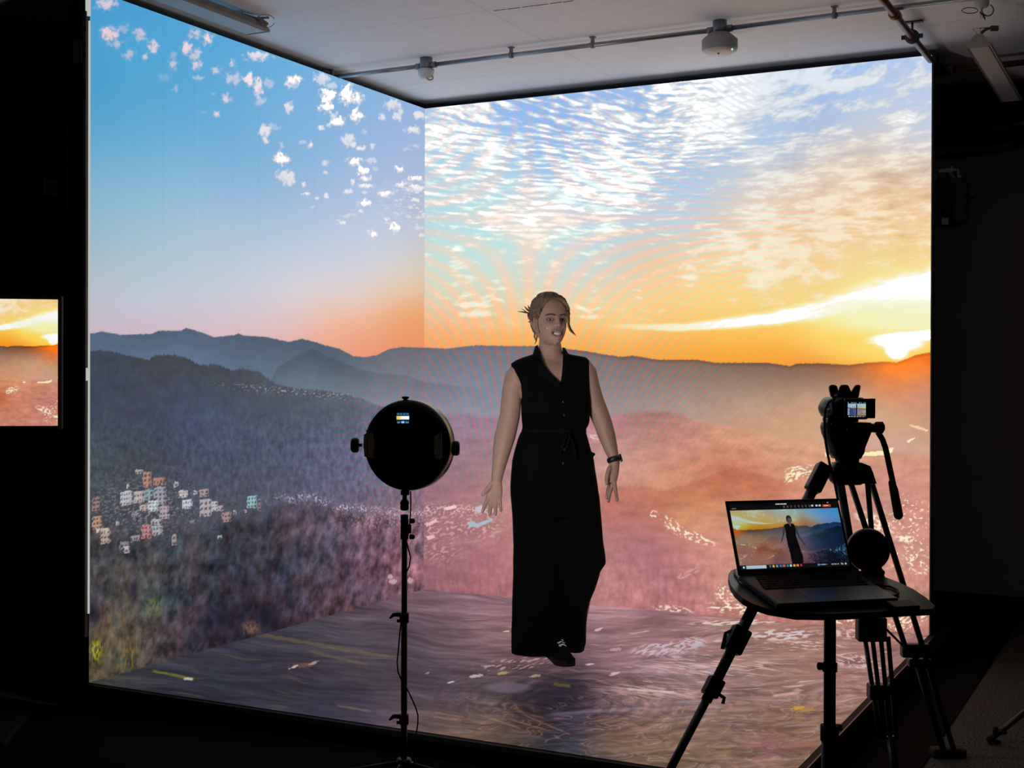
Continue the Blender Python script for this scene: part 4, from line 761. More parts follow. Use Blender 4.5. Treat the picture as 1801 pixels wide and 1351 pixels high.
for sx, cx, cy in ((-1, 634, 783), (1, 792, 788.5)):
    c = at(cx, cy, D+.03); b = MB(); b.lathe([(.004, 0), (.0055, 0), (.0055, 6*m_), (.020, 6*m_), (.0255, 8*m_), (.0255, 16*m_), (.020, 19.5*m_), (.008, 19.5*m_), (.007, 18*m_)], c-RH*sx*3*m_, RH*sx+.22*FH*-sx*0+fax*0, 26); b.build('side_knob', DARKM, rl)
c = at(713, 706, D+.02); b = MB(); b.lathe([(.0, -.006), (.012, -.006), (.009, .003), (.006, .006), (.012, .011), (.013, .016), (0, .017)], c, ZV, 22); b.build('top_knob', DARKM, rl)
b = MB(); b.box(at(712.5, 866.5, D+.02), (15*m_, .022, 8*m_), [RH, FH, ZV], .002); b.build('yoke_foot', DARKM, rl)
b = MB(); b.cyl(at(712, 869, D+.012), on_pole(880), .008, 16); b.lathe([(.006, 0), (.012, .001), (.015, .008), (.014, .02), (.016, .026), (.012, .036), (.008, .038)], on_pole(898), ZV, 24); b.build('swivel_mount', DARKM, rl)
cb = MB(); cb.tube([at(*q, D-.012) for q in [(722, 864, ), (722.5, 880), (722, 905), (719, 935), (715, 952), (718, 965), (722, 980), (720, 996), (714, 1008)]], .0024, 8)
cb.tube([at(*q, D-.014) for q in [(706, 1092), (703.5, 1110), (701, 1140), (698.5, 1165), (700, 1182), (705, 1194)]], .0024, 8); cb.tube([at(*q, D-.014) for q in [(714, 1208), (721, 1222), (731, 1244), (735, 1258), (735, 1272), (732, 1292), (728, 1340), (740, 1400)]], .0024, 8)
cb.tube([at(*q, D-.013) for q in [(714, 1008), (711, 1050), (706, 1092)]], .0024, 8).tube([at(*q, D-.013) for q in [(705, 1194), (710, 1202), (714, 1208)]], .0024, 8)
cb.build('power_cable', mat('cable_black', (.006, .006, .007), .5), ls)

# ================================================================ laptop table
La, Lb_ = .74244446, .17335768
ex = np.array([math.cos(La), math.sin(La), 0.]); ey = np.array([-math.sin(La)*math.cos(Lb_), math.cos(La)*math.cos(Lb_), math.sin(Lb_)]); ez = np.cross(ex, ey)
LP = np.array([3.39134453, -3.50163048, 0.73256961]); tp = LP-ez*.0185
table_top_c = on_plane(1462, 1045, tp, ez)
tb = thing('laptop_table', 'small black stand table with a rounded tilted top holding the laptop', 'table', (table_top_c[0], table_top_c[1], GROUND))
outl = [(1281, 1010), (1281.5, 1017), (1285, 1028), (1293, 1040), (1306, 1052), (1324, 1062), (1352, 1071), (1400, 1079), (1460, 1080), (1640, 1071), (1645, 1066), (1630, 1052), (1606, 1036), (1580, 1024), (1552, 1013), (1526, 1006), (1490, 1001), (1440, 999), (1380, 998), (1330, 998), (1296, 1000), (1286, 1003)]
b = MB(); b.prism([on_plane(x, y, tp, ez) for x, y in outl], -ez*.018); b.build('table_top', mat('table_black', (.055, .053, .045), .30, var=.06), tb)
uc = on_plane(1460, 1062, tp-ez*.018, ez)
b = MB(); b.box(uc-ez*.008, (.20, .10, .016), [ex, ey, ez], .003); b.build('mounting_plate', BLACK, tb)
dcol = (uc-CAM)@FWD; pm = dcol/FPX
def col_pt(py): return np.array([uc[0], uc[1], at(1460.5, py, dcol)[2]])
b = MB(); b.cyl(uc-ez*.004, col_pt(1285), 10.5*pm, 24); b.build('column', SATIN, tb)
b = MB(); b.cyl(col_pt(1278), (uc[0], uc[1], GROUND+.12), 14*pm, 24); b.build('lower_sleeve', SATIN, tb)
b = MB(); b.cyl(col_pt(1166), col_pt(1181), 13*pm, 24); b.cyl(col_pt(1172), col_pt(1172)-RH*17*pm, 3*pm, 12); b.lathe([(0, 0), (6.5*pm, 0), (7*pm, 6*pm), (5*pm, 8*pm), (0, 8*pm)], col_pt(1172)-RH*14*pm, -RH, 18); b.build('collar', BLACK, tb)
b = MB(); b.cyl(col_pt(1276), col_pt(1303), 16*pm, 24); b.box(col_pt(1280)+RH*17*pm, (9*pm, .02, 10*pm), [RH, FH, ZV], .002); b.build('lower_collar', BLACK, tb)
MB().ball(col_pt(1298)+RH*11*pm-FH*.02, .003, 8, 6).build('rivet', MATS['rivet_steel'], tb)  # tiny steel ball stands in for a glint on the lower sleeve
for a in (20, 140, 260):
    d = np.array([math.cos(math.radians(a)), math.sin(math.radians(a)), 0]); MB().tube([np.array([uc[0], uc[1], GROUND+.15])+d*.02, np.array([uc[0], uc[1], GROUND+.014])+d*.34], .013, 12).build('leg', SATIN, tb)

lp = thing('laptop', 'open black laptop on the stand table showing the woman before the mirrored sunset', 'laptop', LP)
W2, DP = .18, .24
def Lp(x, y, z=0): return LP+ex*x+ey*y+ez*z
b = MB(); b.box(Lp(0, DP/2, -.008), (2*W2, DP, .016), [ex, ey, ez], .003); b.build('base', mat('laptop_black', (.006, .006, .007), .4), lp)
b = MB(); b.box(Lp(0, .055, .0006), (2*W2-.006, .105, .0012), [ex, ey, ez]); b.build('palm_rest', mat('palm_rest', (.040, .038, .042), .28, .2), lp)
b = MB(); [b.box(Lp(-W2+.03+.0186*i+(.004*j), .125+.019*j, .0012), (.0155, .0155, .0022), [ex, ey, ez], .0006) for j in range(6) for i in range(17)]; b.build('keyboard', mat('key_black', (.0025, .0025, .0025), .6, 0, .1, 30, .15), lp)
b = MB(); b.box(Lp(-.02, .052, .0014), (.11, .07, .0006), [ex, ey, ez]); b.build('touchpad', mat('touchpad', (.030, .029, .032), .25), lp)
for x, y, w in ((1534, 1047.5, 5), (1543, 1049.5, 6), (1551, 1048, 4), (1528, 1049, 3)): MB().box(on_plane(x, y, LP+ez*.0014, ez), (w*pm, .003, .0004), [ex, ey, ez]).build('sticker', mat('pale_sticker', (.12, .10, .095), .5), lp)
best = None
for t in np.radians(np.arange(-30, 61, 1.0)):
    for h in np.arange(.19, .27, .003):
        l = ez*math.cos(t)+ey*math.sin(t); e = 0
        for sx, (ox, oy) in ((-1, (1277, 880)), (1, (1473.5, 877))):
            x, y, _ = to_px(Lp(sx*W2, DP)+l*h); e += (x-ox)**2+(y-oy)**2
        if best is None or e < best[0]: best = (e, t, h)
_, t, h = best; lz = ez*math.cos(t)+ey*math.sin(t); ln = np.cross(ex, lz)      # ln points to the lid's back
b = MB(); b.box(Lp(0, DP)+lz*h/2-ln*.003, (2*W2, .006, h), [ex, ln, lz], .002); b.build('lid', mat('lid_black', (.006, .006, .006), .4), lp)
for s in (-1, 1): MB().tube([Lp(s*.12-.02, DP-.002, .002), Lp(s*.12+.02, DP-.002, .002)], .005, 12).build('hinge', BLACK, lp)
PERS = [[(.465, .71), (.50, .735), (.54, .735), (.565, .71), (.563, .60), (.558, .50), (.572, .30), (.585, .12), (.577, .0), (.474, .0), (.472, .2), (.466, .35), (.466, .50), (.472, .60)], [(.47, .70), (.455, .68), (.432, .50), (.408, .405), (.418, .40), (.446, .50), (.472, .60)], [(.56, .70), (.574, .68), (.592, .48), (.630, .33), (.622, .31), (.580, .46), (.556, .60)]]
def scene_film(X, Y):
    C = np.zeros((len(X), 3)); k = sstep(670, 820, X)[:, None]; a = X < 820; b = X > 670
    C[a] += picture(X[a], Y[a], 'L')*(1-k[a]); C[b] += picture(X[b], Y[b], 'R')*k[b]
    return C
def lappic(u, v):
    lv = .065+v*.895; C = np.tile(np.array([9., 9, 11]), (len(u), 1))
    f = (lv > .125) & (lv < .865); fu = u[f]; fv = (lv[f]-.125)/.74
    F_ = scene_film(1628-fu*1390, 637+(.64-fv)*600)
    k = sstep(.5, 1, fu)[:, None]; F_ = np.clip((F_/255)**1.25*255*np.array([.74, .80, .80])*(1-k)+(F_/255)**1.55*255*np.array([.46, .80, 1.02])*k, 0, 255)
    for P in PERS[1:]: F_[inpoly(fu, fv, P)] = (58, 56, 58)
    F_[inpoly(fu, fv, PERS[0])] = (10, 8, 12)
    e = np.hypot((fu-.522)/.026, (fv-.81)/.075); F_[e < 1] = (36, 30, 30); F_[(np.hypot((fu-.526)/.018, (fv-.79)/.05) < 1)] = (84, 74, 72); F_[inpoly(fu, fv, [(.512, .74), (.535, .74), (.524, .66)])] = (88, 80, 80)
    C[f] = F_
    tb_ = lv <= .125; C[tb_] = (14, 18, 22); C[tb_ & (u > .055) & (u < .235) & (lv > .078) & (lv < .118)] = (176, 192, 204); C[tb_ & (np.abs(u-.033) < .009) & (np.abs(lv-.098) < .014)] = (200, 210, 220)
    for x, w, c in ((.27, .008, (90, 100, 110)), (.302, .009, (214, 190, 96)), (.333, .009, (150, 140, 120)), (.366, .010, (40, 130, 190)), (.396, .014, (206, 92, 66)), (.430, .009, (30, 140, 170)), (.458, .009, (210, 214, 218)), (.49, .009, (226, 172, 40)), (.52, .009, (220, 130, 100)), (.552, .008, (196, 50, 60))): C[tb_ & (np.abs(u-x) < w) & (np.abs(lv-.099) < .015)] = c
    C[tb_ & (np.abs(lv-.099) < .007) & (((u > .715) & (u < .79)) | ((u > .83) & (u < .90))) & (vnoise(u*160, u*0, 3) > -.15)] = (150, 165, 175); C[tb_ & (np.abs(u-.713) < .008) & (np.abs(lv-.099) < .013)] = (70, 150, 210); C[tb_ & (np.abs(u-.932) < .014) & (np.abs(lv-.099) < .012) & (vnoise(u*200, lv*200, 4) > 0)] = (180, 190, 195); C[tb_ & (np.abs(u-.965) < .007) & (np.abs(lv-.099) < .012)] = (200, 206, 210)
    bar = lv >= .865; C[bar & (lv < .925)] = (13, 13, 14)
    for i in range(8): C[bar & (np.abs(u-(.50+i*.034)) < .0065) & (np.abs(lv-.9) < .016) & (vnoise(u*300, lv*90, 7) > -.2)] = (84, 86, 88)
    for x in (.765, .803, .836): C[bar & (np.abs(u-x) < .010) & (np.abs(lv-.902) < .013)] = (196, 200, 200)
    red = bar & (u > .862) & (u < .938) & (np.abs(lv-.900) < .017); C[red] = (196, 62, 40); C[red & (np.abs(u-.895) < .02) & (np.abs(lv-.9) < .005)] = (236, 200, 190)
    C[bar & (np.abs(u-.478) < .05) & (np.abs(lv-.938) < .007) & (vnoise(u*170, u*0, 5) > -.25)] = (206, 206, 206); C[bar & (np.abs(lv-.94) < .006) & (np.abs(u-.915) < .006)] = (160, 160, 160); C[bar & (np.abs(u-.04) < .02) & (np.abs(lv-.888) < .006)] = (90, 92, 94)
    return C
lapf = attr_mat('laptop_film', .25, .95, .3)
O = Lp(-W2*.955, DP)+lz*h*.065+ln*.0012
grid_mesh('screen', O, ex*2*W2*.955, lz*h*.895, 300, 190, lappic, lapf, lp)
tag(MB().box(on_plane(1588, 1066, tp+ez*.0085, ez), (48*pm, .05, .016), [ex, ey, ez], .003).build('hard_drive', mat('drive_black', (.006, .006, .006), .5)), 'small flat black box on the right front of the laptop table', 'box')
b = MB(); b.tube([on_plane(x, y, tp+ez*.004, ez) for x, y in [(1500, 1012), (1520, 1022), (1545, 1029), (1566, 1032), (1578, 1038), (1580, 1044), (1574, 1048), (1560, 1046)]], .0035, 8)
b.build('power_cable', MATS['cable_black'], lp)
b = MB(); b.tube([on_plane(x, y, tp+ez*.004, ez) for x, y in [(1292, 1003), (1293, 1010), (1300, 1020), (1312, 1027)]], .003, 8); b.build('adapter_cable', mat('grey_cable', (.07, .07, .075), .5), lp)
# small round lamp standing behind the laptop
D = 3.85; m2 = D/FPX; c = at(1527.5, 968, D); base = on_plane(1535, 1007, tp, ez)
rs = thing('desk_lamp', 'small black disc lamp standing behind the laptop on the table', 'lamp', base)
ax2 = unit(FH*1.0+RH*.15); b = MB(); b.lathe([(0, -.012), (30*m2, -.011), (36*m2, -.004), (37.5*m2, .004), (37.5*m2, .018), (34*m2, .022), (0, .022)], c, ax2, 48); b.build('lamp_head', mat('lamp_black', (.004, .004, .004), .3), rs)
b = MB(); b.tube([c-ZV*33*m2, (c-ZV*33*m2+base)/2, base+ez*.012], .010, 12); b.build('stem', BLACK, rs)
b = MB(); b.lathe([(0, 0), (.034, 0), (.034, .006), (.026, .012), (0, .012)], base, ez, 28); b.build('foot', BLACK, rs)

# ================================================================ video camera on its tripod
D = 4.4; m_ = D/FPX
def V(px, py, dy=0): return at(px, py, D+dy)
foot_c = V(1500, 830); ct = thing('camera_tripod', 'tall black video tripod with pan handle standing behind the laptop table', 'tripod', (foot_c[0], foot_c[1], GROUND))
TB = mat('tripod_black', (.007, .007, .008), .42)
b = MB(); b.loft([(V(1490, y), w*m_, w*m_*.8) for y, w in [(852, 24), (846, 30), (838, 34), (822, 31), (816, 26), (812, 20), (800, 22)]][::1], 36, 2.6); b.prism([V(x, y, -.03) for x, y in [(1470, 815), (1516, 814), (1531, 820), (1536, 832), (1542, 851), (1520, 851), (1474, 852)]], FH*.06); b.build('bowl', TB, ct)
b = MB(); b.loft([(V(1488, y), w*m_, .045) for y, w in [(806, 24), (796, 30), (786, 32), (774, 37), (762, 42), (752, 44), (743, 42)]], 36, 3.5); b.build('fluid_head', TB, ct)
b = MB(); b.cyl(V(1524, 752), V(1549, 754), 8*m_, 18); b.lathe([(0, 0), (9*m_, 0), (10.5*m_, 5*m_), (10.5*m_, 12*m_), (6*m_, 15*m_), (0, 15*m_)], V(1540, 752), RH, 20).ball(V(1543, 748), 6.5*m_, 14, 8); b.build('handle_clamp', TB, ct)
b = MB(); b.tube([V(1544, 760), V(1552, 773), V(1557, 787), V(1560, 800, -.01), V(1571, 852, -.04)], 5.2*m_, 14); b.build('pan_handle', TB, ct)
b = MB(); b.tube([V(1568.5, 849, -.04), V(1572, 862, -.045), V(1580, 906, -.07)], [6*m_, 7.6*m_, 8.2*m_], 16, round_end=True); b.build('handle_grip', mat('rubber_grip', (.006, .006, .006), .7), ct)
def leg_pt(a, b_, t): return a+(b_-a)*t
# left leg (goes down towards the viewer behind the table)
a0 = at(1449, 822, 4.36); f0 = floor_at(1102, 1511)
b = MB(); b.tube([a0, leg_pt(a0, f0, .47)], .0205, 14, flat=.8).tube([leg_pt(a0, f0, .42), leg_pt(a0, f0, .62)], .0175, 14).tube([leg_pt(a0, f0, .6), f0+ZV*.02], .0135, 14); ld = unit(f0-a0); lx = unit(np.cross(ld, FH))
b.box(leg_pt(a0, f0, .03), (.05, .05, .10), [lx, np.cross(ld, lx), ld], .006); b.build('leg', TB, ct)
for t, w, ln_ in ((.465, .060, .085), (.585, .050, .062)):
    b = MB(); c = leg_pt(a0, f0, t); b.box(c, (w, .05, ln_), [lx, np.cross(ld, lx), ld], .006); s = 1 if w < .055 else -1
    b.tube([c+lx*s*w*.45+ld*.01, c+lx*s*(w*.5+.022)+ld*.012, c+lx*s*(w*.5+.026)+ld*.03] if s > 0 else [c-lx*w*.45-ld*.02, c-lx*(w*.5+.012)-ld*.0, c-lx*(w*.48)+ld*.05], .006, 8); b.build('leg_lock', TB, ct)
MB().ball(f0+ZV*.018, .018, 14, 8).build('rubber_foot', mat('rubber_black', (.006, .006, .006), .8), ct)
hl = mat('leg_highlight', (.05, .05, .052), .3, .4)
MB().box(leg_pt(a0, f0, .455)-FH*.028+lx*-.008, (.004, .004, .03), [lx, np.cross(ld, lx), ld]).build('lock_lever', hl, ct)
# right leg: two tubes, then a lower pair, foot on the carpet
f1 = floor_at(1683, 1332)
b = MB(); r1a, r1b = at(1533, 850, 4.44), at(1497, 852, 4.42); q = leg_pt(r1a, f1, .58); b.tube([r1a, q], .0105, 12).tube([r1b, q-RH*33*m_], .0100, 12)
b.box(q-RH*16*m_, (54*m_, .04, .05), [RH, FH, ZV], .006); b.tube([q, f1+ZV*.02-RH*.01], .0105, 12).tube([q-RH*20*m_, f1+ZV*.02-RH*.05], .012, 12); b.build('leg', TB, ct)
b = MB(); b.box(f1+ZV*.02-RH*.035, (.13, .06, .035), [RH, FH, ZV], .008); b.build('rubber_foot', MATS['rubber_black'], ct)
# front leg: tapering pair, block, then four thin tubes
f2 = floor_at(1585, 1440)
b = MB(); c1, c2 = at(1478, 850, 4.36), at(1526, 850, 4.36); e1, e2 = at(1519, 1098, 4.36), at(1546, 1098, 4.36)
b.tube([c1, e1], 7.2*m_, 14).tube([c2, e2], 4.8*m_, 12)
b.box((at(1532, 1106, 4.36)), (50*m_, .05, 42*m_), [unit(RH), FH, ZV], .006)
for x0_, x1_ in ((1521, 1548), (1534, 1556), (1549, 1566), (1562, 1577)): b.tube([at(x0_, 1120, 4.36), at(x1_, 1300, 4.345)], 4.1*m_, 10)
b.box(at(1545, 1216, 4.355), (36*m_, .05, 26*m_), [RH, FH, ZV], .005)
b.tube([at(1566, 1295, 4.345), f2+ZV*.02], .014, 12); b.build('leg', TB, ct); MB().ball(f2+ZV*.018, .02, 14, 8).build('rubber_foot', MATS['rubber_black'], ct)
b = MB(); hub = at(1580, 1160, 4.5); hub = leg_pt(r1a, f1, .625)-RH*.03; b.tube([at(1552, 1100, 4.36), hub], .004, 8); b.box(hub, (.085, .04, .03), [RH, FH, ZV], .006); b.build('spreader', TB, ct)

vc = thing('video_camera', 'black camcorder with fold-out screen lit, mounted on the tall tripod', 'video camera', V(1488, 742))
VB = mat('camera_black', (.008, .008, .009), .38); VD = mat('camera_dark', (.022, .022, .025), .4)
b = MB(); b.loft([(V(x, y, .05), w*m_, .11) for x, y, w in [(1486, 736, 30), (1486, 732, 36), (1480, 722, 34), (1481, 708, 32), (1483, 702, 29), (1484, 699, 25)]], 40, 4); b.build('body', VB, vc)
b = MB(); b.ball(V(1458, 718, .0), (17*m_, .075, 17*m_), 24, 14, [RH, FH, ZV]); b.build('hand_strap', VD, vc)
MB().ball(V(1460, 717, -.03), (7*m_, .05, 15*m_), 20, 12, [RH, FH, ZV]).build('strap_pad', mat('strap_grey', (.035, .035, .04), .55), vc)
b = MB(); b.lathe([(12*m_, 0), (21*m_, 0), (24*m_, 3*m_), (25*m_, 9*m_), (12*m_, 9*m_)], V(1486, 700.5, .02), ZV, 40); b.build('hood_base', VB, vc)
def petal(pts, d): MB().prism([V(x, y, d) for x, y in pts], FH*.012).build('hood_petal', VD, vc)
petal([(1462, 698), (1459.5, 688), (1458.5, 681), (1460, 678), (1463, 676.8), (1468, 677), (1472, 679), (1475, 688), (1478, 692), (1478, 698)], .0)
petal([(1472, 698), (1476, 688), (1477.5, 681), (1479, 678), (1482, 676.8), (1489, 676.8), (1492, 678), (1494.5, 683), (1497, 689), (1500, 698)], -.03)
petal([(1494, 698), (1495, 692), (1498, 688), (1503, 680), (1506, 677), (1511, 676.8), (1513.8, 679), (1513, 685), (1510, 698)], .0)
b = MB(); b.box(V(1512, 718.5, -.09), (53*m_, .012, 34*m_), [unit(RH-.05*ZV*0), FH, ZV], .003); b.box(V(1535, 703, -.09), (8*m_, .010, 4*m_), [RH, FH, ZV]); b.build('screen_door', VB, vc)
def campic(u, v):
    C = scene_film(300+u*1250, 1000-v*640); C = np.clip(C*np.array([.8, .95, 1.1])+8, 0, 255)
    C[(v > .68) & (v < .9)] = C[(v > .68) & (v < .9)]*.5+np.array([150, 200, 220])*.5; C[(u < .46) & (v < .6)] = C[(u < .46) & (v < .6)]*.6+np.array([20, 50, 130])*.4
    C[(np.abs(u-.49) < .03) & (v < .86)] = (14, 16, 24); C[(v > .9)] = (10, 12, 14); C[(v > .92) & (vnoise(u*24, u*0, 3) > .1)] = (140, 170, 190); C[(v < .1)] = (12, 14, 16); C[(v < .07) & (vnoise(u*22, u*0, 5) > .05)] = (190, 190, 190)
    C[(u < .09) & (v > .15) & (v < .6) & (np.abs((v*9) % 1-.5) < .25)] = (200, 220, 230); return C
O = V(1491, 733.5, -.0975); grid_mesh('screen', O, RH*31*m_, ZV*25.5*m_, 80, 64, campic, attr_mat('camera_film', .3, .8, .2), vc)
b = MB(); b.box(V(1478, 738, .0), (54*m_, .08, 8*m_), [RH, FH, ZV], .004); b.build('base_plate', VB, vc)
MB().ball(V(1463.5, 745.5, -.04), .005, 10, 8).build('record_button', mat('record_red', (.12, .01, .015), .4), vc)
MB().ball(V(1490, 756, -.06), .0025, 8, 6).build('screw', MATS['screw_steel'], vc)
b = MB(); b.tube([V(1468, 702, -.06), V(1457, 708, -.075), V(1451, 722, -.08), V(1450, 745, -.07), V(1451, 770, -.06), V(1455, 795, -.05), V(1459, 815, -.04), V(1468, 850, -.03), V(1474, 880, -.02)], .0045, 8)
b.build('camera_cable', MATS['cable_black'], ct)
# stray stand leg at the lower right
f3 = floor_at(1737, 1309); h3 = at(1850, 1216, (f3-CAM)@FWD)
s2 = thing('light_stand', 'black stand leg reaching in from the right over the carpet', 'light stand', (h3[0], h3[1], GROUND))
MB().tube([f3+ZV*.012, h3], .012, 12).build('leg', mat('stand_dark', (.012, .011, .010), .4), s2)
c = leg_pt(f3, h3, .12); b = MB(); b.lathe([(0, 0), (.010, 0), (.010, .03), (0, .03)], c+ZV*.012, ZV, 14).box(c+RH*.03+ZV*.02, (.03, .012, .012), [RH, FH, ZV]); b.build('leg_lock', BLACK, s2)
MB().tube([f3+ZV*.012, f3+RH*.05+ZV*.006], .010, 10).build('rubber_foot', MATS['rubber_black'], s2)
for d in (RH*.3+FH*.3, RH*.3-FH*.35): MB().tube([h3, np.array([h3[0], h3[1], GROUND+.012])+d], .012, 12).build('leg', MATS['stand_dark'], s2)
MB().cyl(h3, h3+ZV*.9, .014, 16).build('pole', MATS['stand_dark'], s2)
# ================================================================ the woman
PD = 6.03; pm_ = PD/FPX
def W(px, py, dy=0.0): return at(px, py, PD+dy)
FEET = on_plane(972, 1166, (0, 0, 0), ZV)
wo = thing('person', 'smiling woman in a black sleeveless jumpsuit walking on the LED floor, arms held low', 'person', (FEET[0], FEET[1], 0))
wb = np.array(wo.location)
def remesh(mb, voxel, smooth=4, fac=.5):
    me = bpy.data.meshes.new('shape'); me.from_pydata((np.vstack(mb.v)-wb).tolist(), [], mb.f)
    bm = bmesh.new(); bm.from_mesh(me); bmesh.ops.recalc_face_normals(bm, faces=bm.faces); bm.to_mesh(me); bm.free()
    o = bpy.data.objects.new('shape', me); COL.objects.link(o)
    r = o.modifiers.new('r', 'REMESH'); r.mode = 'VOXEL'; r.voxel_size = voxel
    if smooth: q = o.modifiers.new('s', 'SMOOTH'); q.factor = fac; q.iterations = smooth
    out = bpy.data.meshes.new_from_object(o.evaluated_get(bpy.context.evaluated_depsgraph_get()))
    bpy.data.objects.remove(o)
    out.polygons.foreach_set('use_smooth', np.ones(len(out.polygons), bool)); return out
def coords(me):
    a = np.empty(len(me.vertices)*3, np.float32); me.vertices.foreach_get('co', a); return a.reshape(-1, 3).astype(float)
def attach(name, me, m, parent=wo):
    me.name = name; me.materials.clear(); me.materials.append(m); o = bpy.data.objects.new(name, me); COL.objects.link(o); o.parent = parent; return o

# ---- head: sections between chin and crown, u across, f forward, z up (metres from eye level)
HY = math.radians(24); HT = math.radians(-5)          # turned towards the sunset, chin a touch up
hf = RH*math.sin(HY)-FH*math.cos(HY); hu = RH*math.cos(HY)+FH*math.sin(HY)
hfz = hf*math.cos(HT)-ZV*math.sin(HT); hz = ZV*math.cos(HT)+hf*math.sin(HT); hf = hfz
HC = W(966.3, 563.5, 0.0)
PROF = np.array([(.1165, .006, -.01, .02), (.112, .026, .026, .046), (.104, .042, .050, .066), (.090, .056, .068, .082), (.072, .0645, .080, .091), (.050, .0715, .0865, .096), (.025, .0730, .0890, .096), (0, .0722, .0880, .092), (-.022, .0705, .0875, .083), (-.045, .0668, .0870, .068), (-.066, .0605, .0860, .050), (-.085, .0505, .0845, .032), (-.100, .0405, .0815, .014), (-.111, .029, .077, -.004), (-.119, .013, .066, -.028)])
def hsec(z):
    p = PROF[::-1]; return np.interp(z, p[:, 0], p[:, 1]), np.interp(z, p[:, 0], p[:, 2]), np.interp(z, p[:, 0], p[:, 3])
def G(u, z, u0, z0, su, sz): return np.exp(-((u-u0)/su)**2-((z-z0)/sz)**2)
def mouth_z(u): return -.0725+9.0*u*u
def face_disp(u, z):
    au = np.abs(u); d = 0
    nz = np.interp(z, [-.049, -.043, -.034, -.024, -.007, .004, .018], [0, .012, .0240, .0205, .0125, .0065, 0]); d = nz*np.exp(-(u/np.interp(z, [-.038, -.014, .01], [.0105, .0082, .0085]))**2)
    d = d+.0075*G(au, z, .0135, -.035, .0060, .0065)-.003*G(au, z, .0075, -.0435, .004, .003)
    d = d-.0115*G(au, z, .0320, -.005, .0150, .0105)+.0040*G(au, z, .030, .013, .018, .006)
    d = d+.0070*G(au, z, .0390, -.036, .017, .014)-.0035*G(au, z, .031, -.060, .007, .016)
    d = d+.0045*G(u, z, 0, -.072, .024, .018)
    zm = mouth_z(u); inn = np.clip(1-(au/.035)**4, 0, 1)
    d = d+inn*(.0035*np.exp(-((z-zm-.0110)/.0038)**2)+.0045*np.exp(-((z-zm+.0120)/.0045)**2)-.0090*np.exp(-((z-zm)/.0072)**2)*np.clip(1-(au/.031)**4, 0, 1))
    return d+.0065*G(u, z, 0, -.106, .016, .011)
def head_pt(th, z, grow=0.0, face=True):              # th: 0 front, +pi/2 towards the person's left
    w, a, b = hsec(z); c, s = np.cos(th), np.sin(th); e = 2/2.5
    L = np.where(c > 0, a, b)
    f = np.sign(c)*np.abs(c)**e*L; u = np.sign(s)*np.abs(s)**e*w
    nrm = np.hypot(f, u)+1e-9; f = f+grow*f/nrm; u = u+grow*u/nrm
    if face: f = f+face_disp(u, z)*np.clip(c*2.2, 0, 1)
    return u, f
def H3(u, f, z): return HC+np.multiply.outer(u, hu)+np.multiply.outer(f, hf)+np.multiply.outer(z, hz)
def to_head(P): d = P-HC; return d@hu, d@hf, d@hz
body = MB()
nz_, nt = 150, 160; zz = np.r_[np.linspace(-.119, .1165, nz_)]; tt = np.linspace(-np.pi, np.pi, nt, endpoint=False)
V_ = []
for z in zz:
    u, f = head_pt(tt, np.full(nt, z)); V_.append(H3(u, f, np.full(nt, z)))
fq = [(i*nt+j, i*nt+(j+1) % nt, (i+1)*nt+(j+1) % nt, (i+1)*nt+j) for i in range(nz_-1) for j in range(nt)]+[tuple(range(nt))[::-1], tuple((nz_-1)*nt+j for j in range(nt))]
body.add(np.vstack(V_), fq, True)
for s in (-1, 1):                                      # ears
    c = H3(s*.0735, -.006, -.012); A1 = unit(hu*s+hf*-.5); A2 = unit(np.cross(A1, hz)); body.ball(c, (.0075, .017, .031), 20, 14, [A1, A2, unit(hz-.12*hf)])
    body.tube([c+A1*.006+hf*.010+hz*.018, c+A1*.009-hf*.004+hz*.028, c+A1*.010-hf*.014+hz*.018, c+A1*.008-hf*.013-hz*.004, c+A1*.004-hf*.003-hz*.026], .0042, 8, round_end=True)
# ---- neck and trunk (the trunk stays under the clothes)
def ell(rows, dy0=0): return [(W((a+b)/2, y, dy), (b-a)/2*pm_, d) for y, a, b, d, dy in rows]
body.loft(ell([(588, 950, 984, .045, .03), (600, 948, 986, .050, .026), (612, 947, 988, .052, .022), (622, 946, 990, .055, .02), (632, 942, 994, .060, .018), (646, 934, 1002, .07, .01)]), 40, 2.1)
body.loft(ell([(620, 949, 988, .044, .024), (628, 934, 1006, .054, .022), (636, 914, 1024, .066, .016), (643, 905, 1032, .078, .008), (652, 902, 1034, .088, .0), (664, 905, 1035, .098, -.004), (684, 913, 1034, .106, -.01), (706, 920, 1032, .112, -.012), (728, 922, 1030, .108, -.01), (755, 924, 1026, .092, 0), (785, 911, 1034, .105, 0), (820, 906, 1038, .116, 0), (855, 903, 1043, .122, 0), (892, 905, 1046, .118, 0)]), 44, 2.4)
body.tube([W(938, 880, 0), W(940, 1000, .0), W(952, 1080, .08), W(962, 1140, .17)], [.085, .062, .050, .036], 20).tube([W(1006, 880, 0), W(1026, 985, -.09), W(1020, 1060, .06), W(1012, 1122, .20)], [.085, .060, .048, .036], 20)
